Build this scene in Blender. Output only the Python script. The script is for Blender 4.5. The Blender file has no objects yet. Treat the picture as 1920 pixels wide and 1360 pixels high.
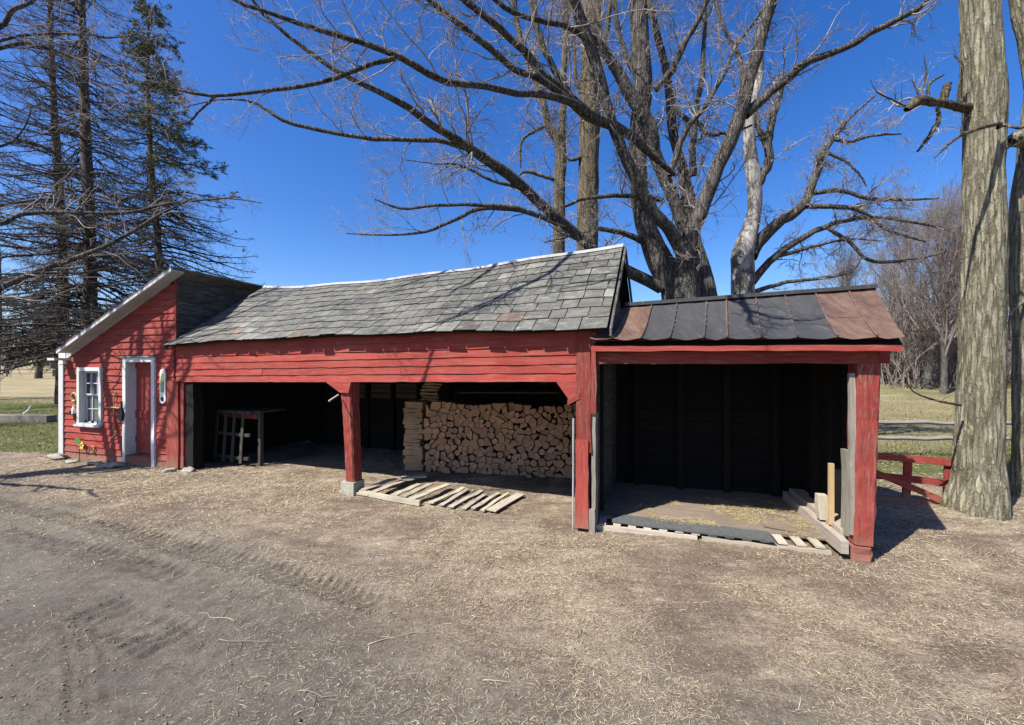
import bpy, math, random
import numpy as np
from mathutils import Vector, Matrix
random.seed(7); RS = np.random.RandomState(11)
scene = bpy.context.scene; COL = scene.collection
R = math.radians
# ------------------------------------------------------------ camera, sky, sun
FPX, HOR, CAMZ = 780.0, 685.0, 2.0          # focal length in photo pixels (1920 wide), horizon row, eye height
cd = bpy.data.cameras.new('camera'); cam = bpy.data.objects.new('camera', cd); COL.objects.link(cam)
cam.location = (0, 0, CAMZ); cam.rotation_euler = (R(90), 0, 0)
cd.sensor_width = 36; cd.lens = FPX / 1920 * 36; cd.shift_y = 5 / 1920; cd.clip_start = .05; cd.clip_end = 5000
scene.camera = cam
SUNV = Vector((1.48, 1.03, -2.23)).normalized()
EL = math.asin(-SUNV.z); AZ = math.atan2(-SUNV.x, -SUNV.y)
w = bpy.data.worlds.new('World'); scene.world = w; w.use_nodes = True
nt = w.node_tree; bg = nt.nodes['Background']
sky = nt.nodes.new('ShaderNodeTexSky'); sky.sky_type = 'NISHITA'; sky.sun_disc = False
sky.sun_elevation = EL; sky.sun_rotation = AZ; sky.altitude = 300; sky.air_density = 1.0; sky.dust_density = 1.1; sky.ozone_density = 4.0
hs = nt.nodes.new('ShaderNodeHueSaturation'); hs.inputs['Saturation'].default_value = 1.32; hs.inputs['Hue'].default_value = .513; hs.inputs['Value'].default_value = 1.16
nt.links.new(sky.outputs[0], hs.inputs['Color']); nt.links.new(hs.outputs[0], bg.inputs['Color'])
bg.inputs['Strength'].default_value = 0.086
sl = bpy.data.lights.new('sun', 'SUN'); sun = bpy.data.objects.new('sun', sl); COL.objects.link(sun)
sl.energy = 5.0; sl.angle = R(.5); sl.color = (1, .955, .89)
sun.rotation_euler = SUNV.to_track_quat('-Z', 'Y').to_euler(); sun.location = (-15, -10, 25)
scene.view_settings.view_transform = 'Standard'; scene.view_settings.look = 'None'
scene.view_settings.exposure = 1.0; scene.view_settings.gamma = 1; scene.render.engine = 'CYCLES'

# ------------------------------------------------------------ helpers
def P(px, py, Y): return Vector(((px - 960) / FPX * Y, Y, CAMZ - (py - HOR) / FPX * Y))
def G(px, py, z=0.0):
    Y = (CAMZ - z) * FPX / (py - HOR); return Vector(((px - 960) / FPX * Y, Y, z))
class Frame:                                   # a vertical plane in plan: s along, t inward, z up
    def __init__(s, o, e):
        s.o = Vector((o[0], o[1], 0)); d = Vector((e[0] - o[0], e[1] - o[1], 0)); s.L = d.length
        s.d = d.normalized(); s.n = Vector((-s.d.y, s.d.x, 0))
    def w(f, s, t, z): return f.o + f.d * s + f.n * t + Vector((0, 0, z))
    def hit(f, px, py, t=0.0):
        r = Vector(((px - 960) / FPX, 1, -(py - HOR) / FPX))
        k = (f.o.dot(f.n) + t) / r.dot(f.n); q = r * k
        return (q - f.o).dot(f.d), CAMZ + q.z
MF = Frame((-6.31, 8.0), (.814, 5.08))          # open shed front
HF = Frame((-9.79, 9.07), (-6.31, 8.0))         # tool house front
RF = Frame((.90, 5.05), (3.62, 4.25))           # lean-to bay front

def vnoise(x, y, seed=0):
    x = np.asarray(x, float); y = np.asarray(y, float)
    xi = np.floor(x).astype(np.int64); yi = np.floor(y).astype(np.int64); xf = x - xi; yf = y - yi
    def h(a, b):
        n = (a * 374761393 + b * 668265263 + seed * 974634777) & 0xffffffff
        n = ((n ^ (n >> 13)) * 1274126177) & 0xffffffff
        return ((n ^ (n >> 16)) & 0xffff) / 65535.0
    u = xf * xf * (3 - 2 * xf); v = yf * yf * (3 - 2 * yf)
    return (h(xi, yi) * (1 - u) + h(xi + 1, yi) * u) * (1 - v) + (h(xi, yi + 1) * (1 - u) + h(xi + 1, yi + 1) * u) * v
def fbm(x, y, o=4, seed=0):
    a, s, t = .5, 0, 0
    for i in range(o): s = s + a * vnoise(x * 2 ** i, y * 2 ** i, seed + i); t += a; a *= .5
    return s / t
def sstep(a, b, x):
    t = np.clip((np.asarray(x, float) - a) / (b - a), 0, 1); return t * t * (3 - 2 * t)

# ------------------------------------------------------------ materials
def new_mat(name):
    m = bpy.data.materials.new(name); m.use_nodes = True
    return m, m.node_tree, m.node_tree.nodes['Principled BSDF']
class NT:
    def __init__(s, nt): s.nt = nt
    def n(s, typ, **kw):
        o = s.nt.nodes.new('ShaderNode' + typ)
        for k, v in kw.items():
            if k in o.inputs.keys() if hasattr(o.inputs, 'keys') else False: o.inputs[k].default_value = v
            else: setattr(o, k, v)
        return o
    def l(s, a, b): s.nt.links.new(a, b)
    def noise(s, vec, scale, detail=5, rough=.6, dist=0.0):
        o = s.n('TexNoise'); o.inputs['Scale'].default_value = scale; o.inputs['Detail'].default_value = detail
        o.inputs['Roughness'].default_value = rough; o.inputs['Distortion'].default_value = dist
        s.l(vec, o.inputs['Vector']); return o.outputs['Fac']
    def map(s, vec, sc, loc=(0, 0, 0)):
        o = s.n('Mapping'); o.inputs['Scale'].default_value = sc; o.inputs['Location'].default_value = loc
        s.l(vec, o.inputs['Vector']); return o.outputs[0]
    def ramp(s, fac, stops):
        o = s.n('ValToRGB'); e = o.color_ramp.elements
        while len(e) < len(stops): e.new(.5)
        for i, (p, c) in enumerate(stops): e[i].position = p; e[i].color = (*c, 1) if len(c) == 3 else c
        s.l(fac, o.inputs[0]); return o.outputs[0]
    def rmap(s, fac, a, b, c=0.0, d=1.0):
        o = s.n('MapRange'); o.clamp = True
        for i, v in enumerate((a, b, c, d)): o.inputs[i + 1].default_value = v
        s.l(fac, o.inputs[0]); return o.outputs[0]
    def mix(s, fac, a, b, mode='MIX'):
        o = s.n('Mix'); o.data_type = 'RGBA'; o.blend_type = mode
        for sock, v in ((o.inputs[0], fac), (o.inputs[6], a), (o.inputs[7], b)):
            if isinstance(v, (int, float)): sock.default_value = v
            elif isinstance(v, tuple): sock.default_value = (*v, 1)
            else: s.l(v, sock)
        return o.outputs[2]
    def math(s, op, a, b=None):
        o = s.n('Math'); o.operation = op
        for i, v in enumerate((a, b)):
            if v is None: continue
            if isinstance(v, (int, float)): o.inputs[i].default_value = v
            else: s.l(v, o.inputs[i])
        return o.outputs[0]
    def bump(s, h, dist, strength=1.0, prev=None):
        o = s.n('Bump'); o.inputs['Distance'].default_value = dist; o.inputs['Strength'].default_value = strength
        s.l(h, o.inputs['Height'])
        if prev is not None: s.l(prev, o.inputs['Normal'])
        return o.outputs[0]
    def attr(s, name):
        o = s.n('Attribute'); o.attribute_name = name; return o
def sc(c, k): return tuple(min(1, x * k) for x in c)

def wood_mat(name, base, wear=None, wear_amt=.35, grain=24, var=.35, rough=.85, bump=.004, long=1.3, streak=.5):
    m, t, b = new_mat(name); q = NT(t)
    uv = q.n('TexCoord').outputs['UV']; ob = q.n('TexCoord').outputs['Object']
    g = q.noise(q.map(uv, (long, grain, 1)), 3.0, 7, .65, .4)
    g2 = q.noise(q.map(uv, (long * .5, grain * 3, 1)), 6.0, 4, .6)
    c = q.ramp(g, [(.25, sc(base, 1 - var)), (.5, base), (.78, sc(base, 1 + var * .8))])
    if wear:
        wn = q.noise(q.map(uv, (1.3, 14, 1)), 2.2, 8, .75, .5)
        wn = q.math('ADD', wn, q.math('MULTIPLY', g2, .22))
        f = q.rmap(wn, .78 - wear_amt * .5, .90 - wear_amt * .4)
        c = q.mix(f, c, wear)
    tn = q.attr('tint').outputs['Color']
    c = q.mix(1.0, c, tn, 'MULTIPLY')
    bl = q.noise(ob, 1.7, 6, .65)
    c = q.mix(q.rmap(bl, .45, .75, 0, .45), c, sc(base, .5))
    crack = q.rmap(g2, .25, .38, 0, 1)
    c = q.mix(q.math('MULTIPLY', q.math('SUBTRACT', 1.0, crack), streak), c, sc(base, .28))
    if 'red_paint' in name:
        sx = q.n('SeparateXYZ'); q.l(q.n('NewGeometry').outputs['Position'], sx.inputs[0])
        sp_ = q.math('ADD', sx.outputs[2], q.math('MULTIPLY', q.noise(ob, 5, 6, .7), -.55))
        c = q.mix(q.rmap(sp_, .02, -.28, 0, .75), c, (.19, .145, .10))          # mud splash along the base
        c = q.mix(q.rmap(q.noise(q.map(uv, (3, 30, 1)), 5, 7, .8), .575, .63, 0, .75), c, (.17, .125, .10))   # flaked paint
        c = q.mix(q.rmap(q.noise(ob, .9, 4, .6), .42, .66, 0, .45), c, (.32, .075, .055))  # sun-faded areas
    q.l(c, b.inputs['Base Color']); b.inputs['Roughness'].default_value = rough
    b.inputs['Specular IOR Level'].default_value = .25
    n1 = q.bump(g, bump, .8); n2 = q.bump(crack, bump * .6, .7, n1); q.l(n2, b.inputs['Normal'])
    return m
def plain_mat(name, col, rough=.7, metal=0, nscale=14, var=.25, spec=.4):
    m, t, b = new_mat(name); q = NT(t); ob = q.n('TexCoord').outputs['Object']
    n = q.noise(ob, nscale, 6, .65)
    c = q.ramp(n, [(.3, sc(col, 1 - var)), (.7, sc(col, 1 + var))])
    q.l(c, b.inputs['Base Color']); b.inputs['Roughness'].default_value = rough; b.inputs['Metallic'].default_value = metal
    b.inputs['Specular IOR Level'].default_value = spec
    q.l(q.bump(q.noise(ob, nscale * 4, 4), .003, .5), b.inputs['Normal'])
    return m
M = {}
M['red'] = wood_mat('red_paint', (.25, .036, .027), (.30, .10, .072), .34, 26, .40, .88, .004, streak=.55)
M['red_worn'] = wood_mat('worn_red_paint', (.21, .031, .024), (.22, .12, .09), .34, 30, .5, .92, .012, streak=.85)
M['dim_wood'] = wood_mat('shade_dimmed_grey_wood', (.055, .050, .044), (.08, .073, .064), .3, 18, .4, .95, .006)  # grey wood with the dimness of the bays put into its colour
M['grey_wood'] = wood_mat('grey_weathered_wood', (.21, .19, .16), (.30, .275, .245), .3, 20, .35, .9, .005)
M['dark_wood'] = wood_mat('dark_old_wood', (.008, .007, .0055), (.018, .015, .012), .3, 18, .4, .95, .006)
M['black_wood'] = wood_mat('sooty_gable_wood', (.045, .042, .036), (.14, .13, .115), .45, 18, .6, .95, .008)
M['pale_wood'] = wood_mat('pale_wood', (.36, .29, .20), (.25, .215, .175), .3, 18, .25, .85, .003, streak=.25)
M['bleached'] = wood_mat('bleached_pallet_wood', (.40, .35, .27), (.27, .24, .20), .3, 18, .3, .9, .004, streak=.4)
M['new_wood'] = wood_mat('yellow_new_wood', (.40, .30, .15), None, 0, 16, .15, .7, .001, streak=.1)
M['white'] = wood_mat('white_trim_paint', (.56, .56, .55), (.34, .31, .27), .22, 20, .08, .6, .002, streak=.12)
M['shade_white'] = wood_mat('shade_toned_white_paint', (.33, .33, .33), (.24, .22, .20), .35, 20, .15, .8, .003, streak=.4)  # white trim with eave shade put into its grey, plus wear streaks
M['crib_wood'] = wood_mat('split_wood_face', (.40, .26, .14), (.24, .18, .12), .45, 14, .35, .9, .006, streak=.4)
M['ply'] = wood_mat('weathered_plywood', (.19, .155, .11), (.11, .092, .07), .35, 8, .2, .9, .003, streak=.2)
M['iron'] = plain_mat('dark_iron', (.03, .027, .025), .5, .7)
M['rusty_iron'] = plain_mat('rusty_iron', (.35, .24, .10), .7, .3, 30)
M['concrete'] = plain_mat('concrete', (.30, .285, .23), .95, 0, 18, .25)
M['stone'] = plain_mat('fieldstone', (.27, .24, .19), .95, 0, 9, .35)
M['rubber'] = plain_mat('grey_mat', (.075, .078, .076), .8, 0, 26, .3)
M['green'] = plain_mat('green_paint', (.03, .19, .04), .5); M['yellow'] = plain_mat('yellow_paint', (.75, .65, .12), .5)
M['plaque'] = plain_mat('cream_enamel', (.75, .74, .68), .35)
def glass_mat():
    m, t, b = new_mat('window_glass'); b.inputs['Base Color'].default_value = (.10, .11, .11, 1); b.inputs['Roughness'].default_value = .06
    b.inputs['Specular IOR Level'].default_value = .8; return m
M['glass'] = glass_mat()

def bark_mat(name, dark, light, zs=.16, scale=9, bump=.02, moss=None, patch=None, plates=0):
    m, t, b = new_mat(name); q = NT(t); ob = q.n('TexCoord').outputs['Object']
    v = q.map(ob, (1, 1, zs)); n = q.noise(v, scale, 8, .7, .6)
    n2 = q.noise(ob, 38, 5, .7); big = q.noise(ob, 1.6, 5, .6)
    c = q.ramp(q.math('ADD', n, q.math('MULTIPLY', q.math('SUBTRACT', n2, .5), .35)), [(.34, dark), (.5, sc(light, .72)), (.66, light)])
    c = q.mix(q.rmap(big, .4, .7, 0, .4), c, sc(dark, 1.6))
    pl = None
    if plates:
        wv = q.n('VectorMath'); wv.operation = 'ADD'; nn = q.n('TexNoise'); nn.inputs['Scale'].default_value = 7; nn.inputs['Detail'].default_value = 4; q.l(ob, nn.inputs['Vector'])
        sc3 = q.n('VectorMath'); sc3.operation = 'SCALE'; sc3.inputs['Scale'].default_value = .05; q.l(nn.outputs['Color'], sc3.inputs[0]); q.l(ob, wv.inputs[0]); q.l(sc3.outputs[0], wv.inputs[1])
        vo = q.n('TexVoronoi'); vo.feature = 'DISTANCE_TO_EDGE'; vo.inputs['Scale'].default_value = plates; q.l(q.map(wv.outputs[0], (1, 1, .085)), vo.inputs['Vector'])
        pl = q.rmap(q.math('ADD', vo.outputs['Distance'], q.math('MULTIPLY', q.math('SUBTRACT', n2, .5), .30)), -.02, .16)
        c = q.mix(q.math('MULTIPLY', q.math('SUBTRACT', 1.0, pl), .5), c, dark)
    if patch: c = q.mix(q.rmap(q.noise(q.map(ob, (1, 1, .5)), 3.2, 7, .8), .49 if 'dead' in name else .58, .53 if 'dead' in name else .66, 0, .85), c, patch)
    if moss: c = q.mix(q.rmap(q.noise(ob, 2.6, 6, .7), .52, .68, 0, .6), c, moss)
    q.l(c, b.inputs['Base Color']); b.inputs['Roughness'].default_value = .95; b.inputs['Specular IOR Level'].default_value = .15
    n1 = q.bump(n, bump, 1.0)
    if pl is not None: n1 = q.bump(pl, .02, 1.0, n1)
    q.l(q.bump(n2, bump * .3, .8, n1), b.inputs['Normal'])
    return m
M['bark_maple'] = bark_mat('maple_bark', (.022, .018, .014), (.20, .182, .158), .3, 14, .05, None, (.22, .21, .19), plates=20)
M['bark_big'] = bark_mat('ridged_pale_bark', (.11, .095, .062), (.42, .385, .27), .16, 17, .06, (.16, .16, .08), None, plates=20)
M['bark_locust'] = bark_mat('furrowed_locust_bark', (.022, .018, .013), (.25, .20, .13), .10, 18, .06, (.16, .15, .06), None, plates=17)
M['bark_dead'] = bark_mat('bare_dead_trunk', (.08, .07, .06), (.46, .43, .39), .12, 9, .03, None, (.055, .048, .038))
M['bark_larch'] = bark_mat('larch_bark', (.022, .018, .014), (.13, .105, .085), .3, 12, .02)
M['twig'] = plain_mat('twig_bark', (.23, .20, .175), .9, 0, 6, .45, .2)
M['twig_dark'] = plain_mat('dark_twig_bark', (.068, .057, .05), .9, 0, 5, .4, .2)
M['twig_far'] = plain_mat('far_twig_bark', (.17, .14, .12), .95, 0, 2, .3, .1)
M['needle'] = plain_mat('spruce_needles', (.115, .120, .040), .8, 0, 3, .5, .2)

def slate_mat():
    m, t, b = new_mat('roof_slate'); q = NT(t); ob = q.n('TexCoord').outputs['Object']
    n = q.noise(ob, 5, 8, .7); n2 = q.noise(ob, 30, 6, .7); n3 = q.noise(ob, 1.3, 5, .6)
    c = q.ramp(n, [(.3, (.045, .044, .037)), (.55, (.088, .086, .075)), (.75, (.155, .15, .13))])
    c = q.mix(1.0, c, q.attr('tint').outputs['Color'], 'MULTIPLY')
    c = q.mix(q.rmap(q.noise(q.map(ob, (.35, .35, 2.2)), 16, 8, .8, .4), .52, .66, 0, .7), c, (.27, .26, .22))
    c = q.mix(q.rmap(n3, .52, .7, 0, .4), c, (.06, .06, .052))
    q.l(c, b.inputs['Base Color']); b.inputs['Roughness'].default_value = .72
    q.l(q.bump(n2, .004, .8), b.inputs['Normal']); return m
M['slate'] = slate_mat()
def metal_roof_mat():
    m, t, b = new_mat('painted_rusty_tin'); q = NT(t); ob = q.n('TexCoord').outputs['Object']
    n = q.noise(q.map(ob, (1.6, .5, .5)), 4, 9, .8, .5); n2 = q.noise(ob, 26, 5, .7)
    at = q.attr('tint').outputs['Color']
    sep = q.n('SeparateColor'); q.l(at, sep.inputs[0]); rust = sep.outputs[0]
    n8 = q.noise(q.map(ob, (5, .8, .8)), 5, 8, .8, .3)
    blk = q.ramp(q.math('ADD', q.math('MULTIPLY', n, .5), q.math('MULTIPLY', n8, .5)), [(.3, (.028, .028, .029)), (.55, (.045, .044, .044)), (.75, (.095, .088, .08))])
    rc = q.ramp(n, [(.28, (.055, .028, .018)), (.5, (.12, .064, .043)), (.66, (.155, .11, .08)), (.8, (.22, .145, .06))])
    f = q.math('ADD', rust, q.math('MULTIPLY', q.math('SUBTRACT', n, .5), 1.3))
    c = q.mix(q.rmap(f, .30, .95), blk, rc); c = q.mix(q.rmap(n8, .56, .68, 0, .5), c, (.16, .125, .095))
    q.l(c, b.inputs['Base Color']); b.inputs['Roughness'].default_value = .62; b.inputs['Metallic'].default_value = .15
    q.l(q.bump(n, .012, .7), b.inputs['Normal']); return m
M['tin'] = metal_roof_mat()
M['ridge_metal'] = plain_mat('pale_ridge_metal', (.27, .27, .265), .5, .2, 8, .2)
def logend_mat():
    m, t, b = new_mat('cut_log_end'); q = NT(t); ob = q.n('TexCoord').outputs['Object']; gi = q.n('ObjectInfo').outputs['Random']
    v = q.n('VectorMath'); v.operation = 'ADD'; q.l(ob, v.inputs[0])
    cmb = q.n('CombineXYZ'); q.l(q.math('MULTIPLY', gi, 40), cmb.inputs[0]); q.l(cmb.outputs[0], v.inputs[1])
    n = q.noise(v.outputs[0], 22, 6, .7)
    c = q.ramp(n, [(.3, (.26, .12, .045)), (.55, (.46, .25, .135)), (.8, (.60, .39, .24))])
    c = q.mix(q.rmap(gi, .2, 1, 0, .8), c, (.24, .15, .09)); q.l(c, b.inputs['Base Color']); b.inputs['Roughness'].default_value = .9
    q.l(q.bump(n, .004), b.inputs['Normal']); return m
M['log_end'] = logend_mat(); M['log_side'] = plain_mat('split_log_side', (.22, .15, .095), .95, 0, 16, .4)

# ------------------------------------------------------------ mesh building
def setup(o, label=None, cat=None, group=None, kind=None):
    if label: o['label'] = label
    if cat: o['category'] = cat
    if group: o['group'] = group
    if kind: o['kind'] = kind
    return o
def empty(name, loc, label, cat, group=None):
    o = bpy.data.objects.new(name, None); COL.objects.link(o); o.location = loc; o.empty_display_size = .2
    return setup(o, label, cat, group)
def wloc(o):
    v = Vector((0, 0, 0))
    while o is not None: v += Vector(o.location); o = o.parent
    return v
class MB:
    def __init__(s): s.v = []; s.f = []; s.uv = []; s.t = []; s.mi = []
    def face(s, idx, uv, tint, mi=0): s.f.append(idx); s.uv.append(uv); s.t.append(tint); s.mi.append(mi)
    def board(s, p0, p1, wv, tv, seg=1, wob=0.0, tint=None, mi=0, twob=0.0, w1=None):
        """box of length p0->p1, cross section wv x tv (vectors, from the p corner); edges wander by wob"""
        p0, p1, wv, tv = map(Vector, (p0, p1, wv, tv)); w1 = Vector(w1) if w1 is not None else wv
        if tint is None: k = random.uniform(.8, 1.12); tint = (k, k * random.uniform(.95, 1.03), k * random.uniform(.92, 1.03))
        b = len(s.v); L = (p1 - p0).length; uo = random.uniform(0, 50); vo = random.uniform(0, 9); W = wv.length; T = tv.length
        wn = wv.normalized(); tn_ = tv.normalized()
        for i in range(seg + 1):
            a = i / seg; c = p0.lerp(p1, a); ww = wv.lerp(w1, a)
            j = [random.gauss(0, wob) if wob else 0 for _ in range(2)]; k = random.gauss(0, twob) if twob else 0
            c = c + tn_ * k
            s.v += [c + wn * j[0], c + ww + wn * j[1], c + ww + tv + wn * j[1], c + tv + wn * j[0]]
        for i in range(seg):
            u0 = uo + L * i / seg; u1 = uo + L * (i + 1) / seg; q = b + 4 * i; r = q + 4
            for (a, c2, v0, v1) in ((0, 1, 0, W), (1, 2, W, W + T), (2, 3, 0, W), (3, 0, W, W + T)):
                s.face((q + a, r + a, r + c2, q + c2), ((u0, vo + v0), (u1, vo + v0), (u1, vo + v1), (u0, vo + v1)), tint, mi)
        e = b + 4 * seg
        s.face((b, b + 1, b + 2, b + 3), ((uo, vo), (uo, vo + W), (uo + T, vo + W), (uo + T, vo)), tint, mi)
        s.face((e + 3, e + 2, e + 1, e), ((uo, vo), (uo, vo + W), (uo + T, vo + W), (uo + T, vo)), tint, mi)
        return s
    def fbox(s, fr, s0, s1, t0, t1, z0, z1, along='s', **k):
        p = fr.w(s0, t0, z0)
        A = {'s': (fr.d * (s1 - s0), Vector((0, 0, z1 - z0)), fr.n * (t1 - t0)),
             'z': (Vector((0, 0, z1 - z0)), fr.d * (s1 - s0), fr.n * (t1 - t0)),
             't': (fr.n * (t1 - t0), Vector((0, 0, z1 - z0)), fr.d * (s1 - s0))}[along]
        return s.board(p, p + A[0], A[1], A[2], **k)
    def prism(s, poly, ext, tint=(1, 1, 1), mi=0, mside=None):
        """poly: list of world points; ext: extrusion vector"""
        poly = [Vector(p) for p in poly]; ext = Vector(ext); b = len(s.v); n = len(poly)
        s.v += poly + [p + ext for p in poly]
        o = random.uniform(0, 30); d = (poly[1] - poly[0]).normalized()
        nr = ext.normalized(); e2 = nr.cross(d)
        uv = [(o + (p - poly[0]).dot(d), o + (p - poly[0]).dot(e2)) for p in poly]
        s.face(tuple(range(n)), uv, tint, mi); s.face(tuple(b + 0 for b in []) or tuple(b + n + i for i in reversed(range(n))), uv[::-1], tint, mi)
        s.f[-2] = tuple(b + i for i in range(n))
        for i in range(n):
            j = (i + 1) % n; L = (poly[j] - poly[i]).length; E = ext.length
            s.face((b + i, b + j, b + n + j, b + n + i), ((o, o), (o + L, o), (o + L, o + E), (o, o + E)), tint, mi if mside is None else mside)
        return s
    def tube(s, pts, rad, n=8, cap=True, tint=(1, 1, 1), mi=0):
        pts = [Vector(p) for p in pts]; b = len(s.v); k = len(pts)
        rad = rad if hasattr(rad, '__len__') else [rad] * k
        up = Vector((0, 0, 1)) if abs((pts[-1] - pts[0]).normalized().z) < .9 else Vector((1, 0, 0)); L = 0
        for i, p in enumerate(pts):
            tg = (pts[min(i + 1, k - 1)] - pts[max(i - 1, 0)]).normalized()
            a = tg.cross(up).normalized(); c = a.cross(tg)
            s.v += [p + (a * math.cos(6.2832 * j / n) + c * math.sin(6.2832 * j / n)) * rad[i] for j in range(n)]
        for i in range(k - 1):
            l2 = L + (pts[i + 1] - pts[i]).length
            for j in range(n):
                q = (j + 1) % n; w0 = j / n * 6.28 * rad[i]; w1 = (j + 1) / n * 6.28 * rad[i]
                s.face((b + i * n + j, b + i * n + q, b + (i + 1) * n + q, b + (i + 1) * n + j), ((L, w0), (L, w1), (l2, w1), (l2, w0)), tint, mi)
            L = l2
        if cap:
            s.face(tuple(b + j for j in reversed(range(n))), [(0, 0)] * n, tint, mi)
            s.face(tuple(b + (k - 1) * n + j for j in range(n)), [(0, 0)] * n, tint, mi)
        return s
    def build(s, name, mats, parent=None, smooth=False, loc=None):
        if not isinstance(mats, (list, tuple)): mats = [mats]
        off = wloc(parent) if parent is not None else Vector((0, 0, 0))
        if loc is not None: off = Vector(loc)
        me = bpy.data.meshes.new(name); me.from_pydata([tuple(Vector(v) - off) for v in s.v], [], s.f)
        uvl = me.uv_layers.new(name='UVMap'); uvl.data.foreach_set('uv', [c for f in s.uv for p in f for c in p])
        ca = me.color_attributes.new('tint', 'FLOAT_COLOR', 'CORNER')
        ca.data.foreach_set('color', [c for f, t in zip(s.f, s.t) for _ in f for c in (*t, 1)])
        for m in mats: me.materials.append(m)
        me.polygons.foreach_set('material_index', s.mi)
        if smooth: me.polygons.foreach_set('use_smooth', [True] * len(s.f))
        me.update(); o = bpy.data.objects.new(name, me); COL.objects.link(o)
        if parent is not None: o.parent = parent
        elif loc is not None: o.location = loc
        return o
def mesh_np(name, V, F, mat, parent=None, smooth=True, attrs=None, loc=None):
    off = np.array(wloc(parent)) if parent is not None else (np.array(loc) if loc is not None else np.zeros(3))
    V = np.asarray(V, np.float32) - off.astype(np.float32); F = np.asarray(F, np.int32); k = F.shape[1]
    me = bpy.data.meshes.new(name); me.vertices.add(len(V)); me.vertices.foreach_set('co', V.ravel())
    me.loops.add(F.size); me.loops.foreach_set('vertex_index', F.ravel())
    me.polygons.add(len(F)); me.polygons.foreach_set('loop_start', np.arange(0, F.size, k, dtype=np.int32))
    me.polygons.foreach_set('loop_total', np.full(len(F), k, np.int32))
    if smooth: me.polygons.foreach_set('use_smooth', np.ones(len(F), bool))
    me.update(calc_edges=True)
    if attrs:
        for nm, a in attrs.items():
            c = me.color_attributes.new(nm, 'FLOAT_COLOR', 'POINT'); full = np.ones((len(V), 4), np.float32); full[:, :3] = a
            c.data.foreach_set('color', full.ravel())
    me.materials.append(mat); me.validate()
    o = bpy.data.objects.new(name, me); COL.objects.link(o)
    if parent is not None: o.parent = parent
    elif loc is not None: o.location = loc
    return o

# ------------------------------------------------------------ terrain
def seg_near(x, y, pts):
    best = np.full(np.shape(x), 1e9); al = np.zeros(np.shape(x)); sg = np.zeros(np.shape(x)); L = 0
    for a, b in zip(pts[:-1], pts[1:]):
        dx, dy = b[0] - a[0], b[1] - a[1]; l = math.hypot(dx, dy)
        t = np.clip(((x - a[0]) * dx + (y - a[1]) * dy) / l ** 2, 0, 1)
        qx = x - a[0] - t * dx; qy = y - a[1] - t * dy; d = np.hypot(qx, qy); s = (qx * dy - qy * dx) / l
        m = d < best; best = np.where(m, d, best); al = np.where(m, L + t * l, al); sg = np.where(m, s, sg); L += l
    return best, al, sg
T1 = [G(*p)[:2] for p in ((-60, 925), (120, 966), (260, 1000), (400, 1036), (560, 1078), (720, 1128))]
T2 = [G(*p)[:2] for p in ((10, 995), (110, 1020), (230, 1046), (330, 1075))]
T3 = [G(*p)[:2] for p in ((180, 1135), (240, 1160), (330, 1205))]
T4 = [G(*p)[:2] for p in ((140, 1175), (158, 1240), (160, 1330))]
def ground_z(x, y):
    x = np.asarray(x, float); y = np.asarray(y, float)
    z = (fbm(x * .55, y * .55, 3, 3) - .5) * .07 * sstep(1.5, 4, y) * (1 - sstep(18, 40, np.hypot(x, y))) + ((fbm(x * 3, y * 3, 3, 9) - .5) * .03 + (fbm(x * 14, y * 14, 3, 5) - .5) * .018) * (1 - sstep(8, 16, np.hypot(x * .7, y)))
    d, a, s = seg_near(x, y, T1); m = sstep(.19, .12, d)
    z = z + m * (-.024 + .019 * np.sin(6.283 * (a / .105 + np.abs(s) * 4.5)) * (.35 + .75 * sstep(.3, .7, fbm(x * 2.5, y * 2.5, 3, 8))))+ .009 * np.exp(-((d - .22) / .05) ** 2)
    d, a, s = seg_near(x, y, T2); m = sstep(.17, .1, d); z = z + m * (-.018 + .018 * np.sin(6.283 * (a / .12 + np.abs(s) * 4)))
    d, a, s = seg_near(x, y, T3); m = sstep(.22, .14, d); z = z + m * (-.018 + .024 * np.sin(6.283 * (a / .13 + s * s * 3 + .5 * fbm(x * 3, y * 3, 2, 4))) * (.25 + .75 * sstep(.3, .6, fbm(x * 4, y * 4, 3, 14))))
    d, a, s = seg_near(x, y, T4); m = sstep(.13, .1, d); z = z + m * (.012 * np.sin(6.283 * (s / .075)))
    far = 1.3 * sstep(26, 80, y) + 2.6 * sstep(90, 500, y)
    far = far + 1.0 * sstep(16, 36, y) * sstep(4, 20, x) * (1 - sstep(40, 90, y))
    far = far + .5 * sstep(12, 60, -y) + (fbm(x * .02, y * .02, 3, 2) - .5) * 5 * sstep(120, 500, np.hypot(x, y))
    return z + far
def gz(x, y): return float(ground_z(x, y))
def spaced(a, b, c, d, fine, g):
    mid = np.arange(b, c + fine, fine); l, st = [], fine; v = b
    while v > a: st *= g; v -= st; l.append(v)
    r, st = [], fine; v = mid[-1]
    while v < d: st *= g; v += st; r.append(v)
    return np.array(l[::-1] + list(mid) + r)
xs = spaced(-1500, -8.2, 5, 1500, .033, 1.045); ys = spaced(-300, 2.0, 7.4, 1800, .033, 1.045)
XX, YY = np.meshgrid(xs, ys); ZZ = ground_z(XX, YY)
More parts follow.
